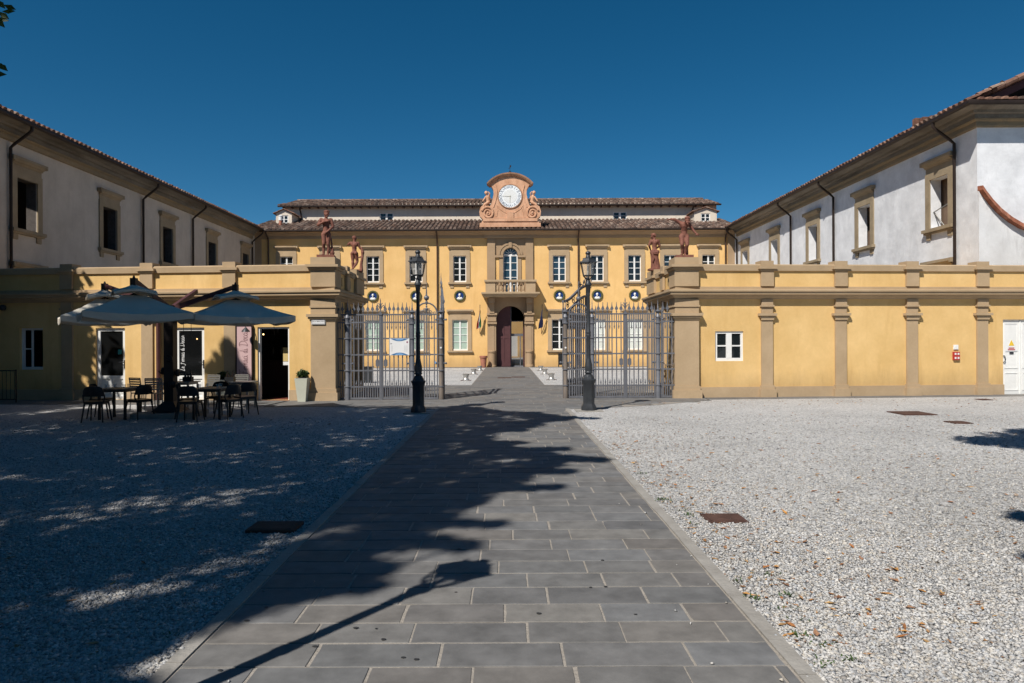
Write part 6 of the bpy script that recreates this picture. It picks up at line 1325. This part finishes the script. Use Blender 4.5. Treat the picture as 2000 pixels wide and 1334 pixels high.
# paved apron before and between the gates, strips along both fronts, court path and cross path
def poly_in(pts):
    def f(x, y):
        c = False
        for (x1, y1), (x2, y2) in zip(pts, pts[1:] + pts[:1]):
            if (y1 > y) != (y2 > y) and x < (x2 - x1) * (y - y1) / (y2 - y1) + x1: c = not c
        return c
    return f
apron = [(-6.9, 17.72), (-4.2, 17.25), (-1.8, 16.62), (2.1, 16.62), (4.0, 17.6), (5.6, 18.95), (4.9, 19.55), (4.9, 23.4), (-4.9, 23.4), (-4.9, 19.3), (-6.9, 19.3)]
sheet('apron_mortar', apron, .0072, MORTAR); slabs('apron_paving', -6.9, 5.6, 16.62, 23.4, .40, .7, 1.1, 5, .0125, poly_in(apron))
for F_, s0, s1, w_, sd in ((FL, 2.0, 15.0, 1.35, 8), (FRR, .7, 13.0, .58, 9)):
    m = MB(); g = random.Random(sd); s = s0
    while s < s1:
        l = g.uniform(.7, 1.2); m.cur = (g.random() * 40, g.random() * 40); m.add([F_(s + .006, .0, .013), F_(s + l - .006, .0, .013), F_(s + l - .006, w_, .013), F_(s + .006, w_, .013), F_(s + .006, w_, 0), F_(s + l - .006, w_, 0)], [(0, 1, 2, 3), (3, 2, 5, 4)]); s += l
    o = m.build('pavement', SLAB); o['kind'] = 'structure'
sheet('court_cross_path_mortar', [(-14, 23.4), (14, 23.4), (14, 25.7), (-14, 25.7)], .0072, MORTAR); slabs('court_cross_path', -14, 14, 23.41, 25.7, .42, .7, 1.1, 15, .0125)
sheet('court_path_mortar', [(-1.36, 25.7), (1.42, 25.7), (1.42, 43.95), (-1.36, 43.95)], .0072, MORTAR); slabs('court_path', -1.34, 1.40, 25.71, 43.95, .42, .5, .9, 16, .0125)
sheet('court_edge_paving', [(-16, 43.0), (-1.4, 43.0), (-1.4, 43.98), (-16, 43.98)], .0125, SLAB); sheet('court_edge_paving', [(1.45, 43.0), (14.5, 43.0), (14.5, 43.98), (1.45, 43.98)], .0125, SLAB)
# manhole covers
def cover(pix, lab, th=.02):
    pts = [px_ground(u, v) for u, v in pix]; m = MB(); m.prism([(x, y, .001) for x, y in pts], [(x, y, th) for x, y in pts]); cx, cy = sum(p[0] for p in pts) / 4, sum(p[1] for p in pts) / 4
    q = [(cx + (x - cx) * .9, cy + (y - cy) * .9) for x, y in pts]; m.prism([(x, y, th) for x, y in q], [(x, y, th + .004) for x, y in q]); o = m.build('manhole_cover', RUST); tag(o, lab, 'manhole cover', 'rusted manhole covers in the gravel'); return o
def rect_cover(u, v, w_, d_, rz, lab, th=.02):
    x, y = px_ground(u, v); c, s = math.cos(R(rz)), math.sin(R(rz)); pts = [(x + c * a - s * b, y + s * a + c * b) for a, b in ((-w_ / 2, -d_ / 2), (w_ / 2, -d_ / 2), (w_ / 2, d_ / 2), (-w_ / 2, d_ / 2))]
    m = MB(); m.prism([(px, py, .001) for px, py in pts], [(px, py, th) for px, py in pts]); g = [(x + c * a - s * b, y + s * a + c * b) for a, b in ((-w_ / 2 + .03, -d_ / 2 + .03), (w_ / 2 - .03, -d_ / 2 + .03), (w_ / 2 - .03, d_ / 2 - .03), (-w_ / 2 + .03, d_ / 2 - .03))]; m.prism([(px, py, th) for px, py in g], [(px, py, th + .004) for px, py in g])
    o = m.build('manhole_cover', RUST); tag(o, lab, 'manhole cover', 'rusted manhole covers in the gravel')
rect_cover(1412, 1014, .36, .30, 0, 'rusted cover with pebbles on it right of the path', .016); rect_cover(1780, 808, .72, .72, 0, 'large rusted cover on the far right gravel'); rect_cover(1871, 826, .36, .36, 0, 'small rusted cover beside the large far right one'); rect_cover(536, 1033, .42, .30, 0, 'dark raised cover in the shaded gravel left of the path', .03); rect_cover(1921, 781, .30, .3, 0, 'narrow rusted cover near the pavement at the right wall', .018)
rect_cover(985, 738.5, .62, .62, 0, 'left rusted cover in the court path', .019); rect_cover(1012, 737, .0 + .62, .62, 0, 'right rusted cover in the court path', .019)
# loose angular stones: thick close to the viewer, thinning out with distance
def stones(N, seed):
    g = np.random.default_rng(seed); y0, y1 = 2.9, 15.0
    u = g.random(N); Y = 1 / (1 / y0 + u * (1 / y1 - 1 / y0)); Y = y0 + (Y - y0) * 1.0
    side = g.random(N) < .5; lim = Y * .80 + .3
    XR_ = PX1 + .10 + g.random(N) ** 1.0 * np.maximum(.1, lim - PX1 - .1); XL_ = PX0 - .10 - g.random(N) * np.maximum(.1, lim + PX0 - .1); X = np.where(side, XR_, XL_); sp = g.random(N) < .0003; X = np.where(sp, np.where(side, PX1 + .1 - g.random(N) ** 2.2 * .5, PX0 - .1 + g.random(N) ** 2.2 * .5), X)
    r_ = g.uniform(.006, .0155, N) * (1 + .35 * (g.random(N) < .12)); base = np.array([(1, 0, 0), (-1, 0, 0), (0, 1, 0), (0, -1, 0), (0, 0, 1), (0, 0, -1)], float)
    sc = np.stack([g.uniform(.8, 1.5, N), g.uniform(.6, 1.1, N), g.uniform(.28, .6, N)], 1) * r_[:, None]; v = base[None] * sc[:, None, :]; v += g.normal(size=v.shape) * (r_[:, None, None] * .22)
    a = g.random(N) * 6.283; tl = g.normal(size=N) * .35; ca, sa, ct, st_ = np.cos(a), np.sin(a), np.cos(tl), np.sin(tl)
    x, y, z = v[..., 0], v[..., 1], v[..., 2]; y2 = y * ct[:, None] - z * st_[:, None]; z2 = y * st_[:, None] + z * ct[:, None]; x3 = x * ca[:, None] - y2 * sa[:, None]; y3 = x * sa[:, None] + y2 * ca[:, None]
    co = np.stack([x3 + X[:, None], y3 + Y[:, None], z2 + (sc[:, 2] * g.uniform(.2, 1.0, N))[:, None] + np.where(sp, .015, .001)[:, None]], -1).reshape(-1, 3).astype(np.float32)
    tri = np.array([(0, 2, 4), (2, 1, 4), (1, 3, 4), (3, 0, 4), (2, 0, 5), (1, 2, 5), (3, 1, 5), (0, 3, 5)]); f = (tri[None] + (np.arange(N) * 6)[:, None, None]).reshape(-1).astype(np.int32); nf = N * 8
    me = bpy.data.meshes.new('loose_gravel'); me.vertices.add(len(co)); me.vertices.foreach_set('co', co.ravel()); me.loops.add(nf * 3); me.loops.foreach_set('vertex_index', f); me.polygons.add(nf); me.polygons.foreach_set('loop_start', np.arange(0, nf * 3, 3, dtype=np.int32)); me.polygons.foreach_set('loop_total', np.full(nf, 3, np.int32)); me.update()
    uv = me.uv_layers.new(name='tile_id'); idv = np.repeat((np.floor(g.random((N, 2)) * 960) + .5) / 16, 24, axis=0).astype(np.float32); uv.data.foreach_set('uv', idv.ravel()); me.materials.append(STONES)
    o = bpy.data.objects.new('loose_gravel', me); COL.objects.link(o); tag(o, 'loose pale crushed stones covering both sides of the path', 'gravel', kind='stuff')
stones(150000, 4)
# fallen leaves
LEAFM = mat_tiles('dry_leaf', [(.36, .15, .05), (.24, .11, .05), (.42, .22, .07), (.18, .09, .055), (.46, .29, .12), (.30, .16, .10)], .7, 30, .25, 0)
def litter(N, seed):
    g = random.Random(seed); m = MB(); near = 0
    while near < N:
        t = g.random()
        if t < .30: y = 3.6 + g.random() * 9; x = PX1 + .12 + abs(g.gauss(0, .8))
        elif t < .74: y = 3.5 + g.random() * 15; x = PX1 + .1 + g.random() * (y * .78 - PX1)
        elif t < .90: x = 3 + g.random() * 11.5; y = 18.6 + .05 * (x - 5) - abs(g.gauss(0, .9))
        else: y = 3.5 + g.random() * 12; x = PX0 - .1 - g.random() * (y * .78 + PX0)
        s = .011 + .027 * g.random() ** 2.2; a = g.random() * 6.28; cu = g.uniform(.1, .9); tl = g.uniform(-.2, .3); m.cur = (g.random() * 30, g.random() * 30); vs = []
        for (p, q) in ((-1.25, 0), (-.5, .42), (.2, .36), (1.3, .0), (.3, -.30), (-.4, -.46), (0, 0)):
            q *= g.uniform(.6, 1.3); p *= g.uniform(.8, 1.15); z = .010 + s * cu * (abs(q) * .9 + .28 * max(0, p) ** 2 + tl * p) + g.uniform(0, .004); c, sn = math.cos(a), math.sin(a); vs.append((x + s * (p * c - q * sn), y + s * (p * sn + q * c), z))
        m.add(vs, [(0, 1, 6), (1, 2, 6), (2, 3, 6), (3, 4, 6), (4, 5, 6), (5, 0, 6)]); near += 1
    o = m.build('fallen_leaves', LEAFM, recalc=False); tag(o, 'dry orange leaves scattered over the gravel', 'leaves', kind='stuff')
litter(1600, 5)
WEED = mat('weed_green', (.05, .085, .025), .6, 0, .3, 20)
g = random.Random(8); wv = []
for i in range(20):
    y = 3.3 / (1 - g.random() * .62); x = PX1 + .12 + abs(g.gauss(0, .22)) if g.random() < .85 else PX0 - .12 - abs(g.gauss(0, .1))
    for k in range(g.randint(6, 22)):
        a = g.random() * 6.28; h = g.uniform(.002, .014); r_ = g.gauss(0, .035); bx, by = x + r_, y + g.gauss(0, .02); c, s = math.cos(a), math.sin(a); w_ = .006; l = g.uniform(.012, .03)
        wv += [(bx - s * w_, by + c * w_, .006), (bx + s * w_, by - c * w_, .006), (bx + c * l + s * w_ * .5, by + s * l - c * w_ * .5, h + .012), (bx + c * l - s * w_ * .5, by + s * l + c * w_ * .5, h + .012)]
o = quad_mesh('weeds', np.array(wv, np.float32), WEED); tag(o, 'low green weeds along the kerb of the path', 'weeds', kind='stuff')
STAINM = mat('dark_paving_stain', (.035, .035, .036), .7); m = MB()
for i in range(26):
    y = 3.3 / (1 - g.random() * .75); x = g.uniform(PX0 + .1, PX1 - .1); r_ = g.uniform(.006, .015); m.poly([(x + r_ * (1 + .3 * g.random()) * math.cos(a * .7), y + r_ * g.uniform(.7, 1.1) * math.sin(a * .7), .0165) for a in range(9)])
o = m.build('paving_spots', STAINM); tag(o, 'small dark gum spots on the grey paving', 'spots', kind='stuff')

# ------------------------------------------------------------------ trees left of and behind the viewer (they cast the dappled shade)
SUN_AZ, SUN_EL = R(35.0), R(48.0)
def grove(trunks, lobes, labels, extra):
    """every foliage lobe (x, y, z, r) joins the crown of the nearest trunk"""
    own = [[] for _ in trunks]
    for l in lobes: own[min(range(len(trunks)), key=lambda i: (trunks[i][0] - l[0]) ** 2 + (trunks[i][1] - l[1]) ** 2)].append(l)
    for i, ((x, y), ls) in enumerate(zip(trunks, own)):
        if not ls: continue
        root = thing('plane_tree', labels[i], 'tree', (x, y, 0), group='leafy trees shading the forecourt'); g = random.Random(i)
        vs = [leaves_mesh([(l[0] - x, l[1] - y, l[2], (l[3], l[3], l[3] * .8))], int(600 * (max(l[3], .5) / .9) ** 2), .115, 50 + i * 97 + k) for k, l in enumerate(ls)]
        if i == 0: vs.append(extra - np.array([x, y, 0], np.float32))
        quad_mesh('crown', np.concatenate(vs), TREELEAF, root); zc = sum(l[2] for l in ls) / len(ls); mx, my = sum(l[0] for l in ls) / len(ls) - x, sum(l[1] for l in ls) / len(ls) - y
        t = MB(); t.tube([(0, 0, 0), (.03, .02, zc * .3), (mx * .3, my * .3, zc * .62), (mx, my, zc)], [.26, .20, .15, .07], 10)
        for k in range(min(14, len(ls))):
            l = ls[(k * 7) % len(ls)]; z0 = zc * g.uniform(.5, .7); q = (mx * .3, my * .3, z0); e = (l[0] - x, l[1] - y, l[2]); t.tube([q, ((q[0] + e[0]) / 2, (q[1] + e[1]) / 2, q[2] * .35 + e[2] * .65), e], [.08, .05, .02], 6)
        t.build('trunk', BARK, None).parent = root
def under(x, y, h, z=0): t_ = (h - z) / math.tan(SUN_EL); return x - math.sin(SUN_AZ) * t_, y - math.cos(SUN_AZ) * t_
gg = np.random.default_rng(3); sprig = []
for (u, v_, Y_) in ((4, 8, 9.0), (10, 30, 9.0), (20, 22, 9.05), (8, 38, 9.0), (3, 45, 9.0), (22, 14, 9.1), (2, 128, 9.3), (8, 131, 9.3), (3, 145, 9.3), (-6, 20, 9.1), (-8, 135, 9.2), (-12, 60, 9.2)):
    c = np.array([(u - U0) * Y_ / FPX, Y_, px_z(u, v_, Y_)]); a = gg.uniform(-.9, .3); d = np.array([math.cos(a), .1, math.sin(a)]) * .085; b = np.array([math.sin(a) * -1, .3, math.cos(a)]) * .04
    sprig += [c - d, c + b, c + d, c - b]
sprig = np.array(sprig, np.float32)
gl = random.Random(21); lobes = []
SHADE = [(-.5, 18.0), (-1.0, 17.0), (.2, 15.8), (1.45, 14.9), (.7, 13.6), (-.15, 12.4), (-.2, 11.2), (.9, 9.4), (.35, 8.4), (-.25, 6.9), (-.95, 5.46), (-1.5, 4.3), (-1.95, 3.95), (-2.05, 3.4), (-2.2, 2.4), (-6, 1.5), (-12, 6), (-17, 12), (-17, 19.9), (-11.5, 19.6), (-10.8, 17.3), (-8, 17.2), (-6.3, 17.4), (-5, 17.9), (-3, 17.5)]
def edge_dist(p, pts): 
    best = 1e9
    for a, b in zip(pts, pts[1:] + pts[:1]):
        ab = Vector((b[0] - a[0], b[1] - a[1])); ap = Vector((p[0] - a[0], p[1] - a[1])); t = max(0, min(1, ap.dot(ab) / max(1e-9, ab.length_squared))); best = min(best, (ap - ab * t).length)
    return best
ins = poly_in(SHADE)
def lobe(x, y, z, r, h): X_, Y_ = under(x, y, h, z); lobes.append((X_, Y_, h, r))
for iy in range(1, 21):
    for ix in range(-18, 3):
        for _ in range(1):
            x, y = ix * .98 + gl.uniform(-.35, .35), iy * .98 + gl.uniform(-.35, .35)
            if not ins(x, y): continue
            d = edge_dist((x, y), SHADE)
            if d < .28 or gl.random() < .03: continue
            lobe(x, y, 0, min(.92, max(.38, d * .95)) * gl.uniform(.9, 1.08), gl.uniform(8.8, 11.8))
e = SHADE
for (a, b) in zip(e[:14], e[1:15]):      # ragged edge twigs that draw the border of the shade on the paving
    n = max(1, int(math.hypot(b[0] - a[0], b[1] - a[1]) / .42))
    for k in range(n):
        t = (k + .5) / n; x, y = a[0] + (b[0] - a[0]) * t, a[1] + (b[1] - a[1]) * t; lobe(x - .30 + gl.uniform(-.1, .1), y - .05, 0, gl.uniform(.26, .42), gl.uniform(9, 11))
        if gl.random() < .55:
            h = gl.uniform(9, 11); q = gl.uniform(.12, .26); w_ = gl.uniform(-.25, .12)
            for c in range(gl.randint(1, 3)): lobe(x + c * .24, y + c * w_ * .5, 0, q * (1 - .22 * c), h)
WX = lambda x, z: (x, 19.2 + .081 * (-x - CX), z)
for k in range(70):                      # shade climbing the end of the cafe front
    x = -12.75 - 4.4 * gl.random() ** 1.2; z = gl.uniform(.2, 4.1); lobe(*WX(x, z), gl.uniform(.45, .8), gl.uniform(8.5, 10.5))
for x, z, r in ((-8.15, .35, .5), (-7.75, .3, .45), (-8.0, .8, .42), (-7.9, 1.15, .34), (-7.6, .7, .3), (-8.3, .7, .3), (-7.2, .2, .35), (-7.92, 1.45, .2)): lobe(*WX(x, z), r, 10.2)
for x, y, z, r in ((-7.6, 13.9, 2.4, .8), (-8.4, 13.8, 2.4, .6), (-6.8, 13.8, 2.3, .6), (-7.7, 14.8, 2.5, .6), (-7.6, 13.1, 2.3, .5), (-6.1, 15.4, 2.5, .75), (-5.3, 15.3, 2.3, .5), (-6.0, 14.6, 2.4, .6), (-6.9, 15.4, 2.5, .5), (-9.3, 15.9, 2.5, .5)): lobe(x, y, z, r, gl.uniform(9.8, 11))
for x, y, r in ((7.75, 11.25, .4), (8.2, 11.1, .6), (8.7, 11.4, .75), (9.6, 11.5, .9), (8.9, 10.5, .8), (8.1, 10.6, .5), (8.3, 10.1, .5), (9.3, 9.8, .7), (10.5, 12.0, 1.0), (11.5, 11.6, 1.2), (9.9, 10.6, .9), (10.9, 10.5, 1.0), (12.5, 12.0, 1.2), (12.4, 10.6, 1.2), (13.5, 11.5, 1.3), (10.2, 12.6, .5), (11.5, 12.8, .6), (7.6, 10.9, .3), (8.3, 10.3, .4), (9.2, 9.9, .5), (9.3, 12.2, .4)): lobe(x, y, 0, r, gl.uniform(8, 9.5))
for x, y, r in ((4.05, 5.05, .2), (4.3, 4.95, .3), (4.65, 4.75, .42), (5.1, 4.5, .6), (4.85, 6.3, .2), (5.2, 6.2, .35)): lobe(x, y, 0, r, 7.0)
for x, y, r in ((-3.3, 4.6, .8), (-4.0, 4.4, .8), (-2.8, 4.9, .5), (-4.7, 4.3, .8), (-3.1, 3.8, .6), (-2.6, 3.4, .4), (-3.6, 5.3, .6), (-2.9, 3.2, .5)): lobe(x, y, 0, r, 9.6)
trunks = [(-9.5, 7.0), (-5.8, .6), (-14.5, 7.5), (-10.5, .5), (-16.5, 1.0), (-8.0, -4.5), (-14.0, -4.0), (-19.5, 12.5), (-4.0, -5.0), (8.5, 3.8), (4.6, -3.0)]
labels = ['tall plane tree just left of the view, its lowest leaves in the top left corner', 'plane tree behind the viewer shading the path', 'plane tree left of the view shading the cafe tables', 'plane tree behind and left shading the near gravel', 'plane tree far off to the left of the gravel', 'plane tree well behind the viewer on the left', 'plane tree behind the viewer at the far left', 'plane tree beyond the left edge shading the end of the cafe front', 'plane tree directly behind the viewer', 'plane tree off to the right whose shadow tip reaches the gravel', 'plane tree behind the viewer on the right']
grove(trunks, lobes, labels, sprig)
# unseen trees added behind the viewer and on the left to hold back skylight
bc = []; gb = random.Random(77)
for k in range(26):
    a = gb.random() * 6.28; q = gb.random() ** .5 * 3.0; bc.append((q * math.cos(a), q * math.sin(a), gb.uniform(1.6, 8.2), (1.7, 1.7, 1.5)))
b0 = thing('sky_screen_tree', 'tmp', 'tree', group='dense unseen trees added to hold back skylight')
quad_mesh('crown', leaves_mesh(bc, 5200, .30, 5), TREELEAF, b0); t = MB(); t.tube([(0, 0, 0), (.05, 0, 3), (0, .05, 6)], [.25, .2, .1], 8); t.build('trunk', BARK, b0)
for i, (x, y) in enumerate([(-20, -14), (-14, -15), (-8, -14.5), (-2, -15), (4, -14.5), (10, -15), (16, -14), (22, -11), (-25, -9), (-26, -3), (-26, 3), (-25.5, 9), (25, -5), (25, 1), (-18.2, 16.2), (-20, 12), (-22, 8), (-24, 16)]):
    place(b0 if i == 0 else copy_tree(b0), (x, y, 0), gb.random() * 6, 'dense bushy tree out of view, added to hold back skylight')
# ------------------------------------------------------------------ sun, sky, camera
sun = bpy.data.lights.new('sun', 'SUN'); sun.energy = 4.95; sun.angle = R(.53); sun.color = (1.0, .945, .865)
so = bpy.data.objects.new('sun', sun); COL.objects.link(so)
dirv = Vector((math.sin(SUN_AZ) * math.cos(SUN_EL), math.cos(SUN_AZ) * math.cos(SUN_EL), -math.sin(SUN_EL))); so.rotation_euler = dirv.to_track_quat('-Z', 'Y').to_euler(); so.location = (-20, -30, 40)
wd = bpy.data.worlds.new('World'); S.world = wd; wd.use_nodes = True; nt = wd.node_tree; bg = nt.nodes['Background']
sk = nt.nodes.new('ShaderNodeTexSky'); sk.sky_type = 'NISHITA'; sk.sun_disc = False; sk.sun_elevation = SUN_EL
sk.sun_rotation = math.pi + SUN_AZ          # clockwise from +Y: the sun stands behind the viewer, to the left
sk.altitude = 600; sk.air_density = .75; sk.dust_density = .15; sk.ozone_density = 4.0
hs = nt.nodes.new('ShaderNodeHueSaturation'); hs.inputs['Saturation'].default_value = 1.31; hs.inputs['Hue'].default_value = .487
nt.links.new(sk.outputs[0], hs.inputs['Color']); nt.links.new(hs.outputs[0], bg.inputs['Color']); bg.inputs['Strength'].default_value = .064
cam = bpy.data.cameras.new('camera'); co = bpy.data.objects.new('camera', cam); COL.objects.link(co); S.camera = co
cam.sensor_width = 36; cam.lens = 36 * FPX / 2000; cam.shift_x = (1000 - U0) / 2000; cam.clip_end = 3000; cam.clip_start = .05
co.matrix_world = Matrix.Translation((0, 0, CAMZ)) @ Matrix.Rotation(R(90), 4, 'X') @ Matrix.Rotation(-math.atan(ROLL), 4, 'Z')
S.view_settings.view_transform = 'Standard'; S.view_settings.look = 'None'; S.view_settings.exposure = .20; S.view_settings.gamma = 1
S.render.engine = 'CYCLES'; S.cycles.max_bounces = 6; S.cycles.transparent_max_bounces = 12
bpy.context.view_layer.update()
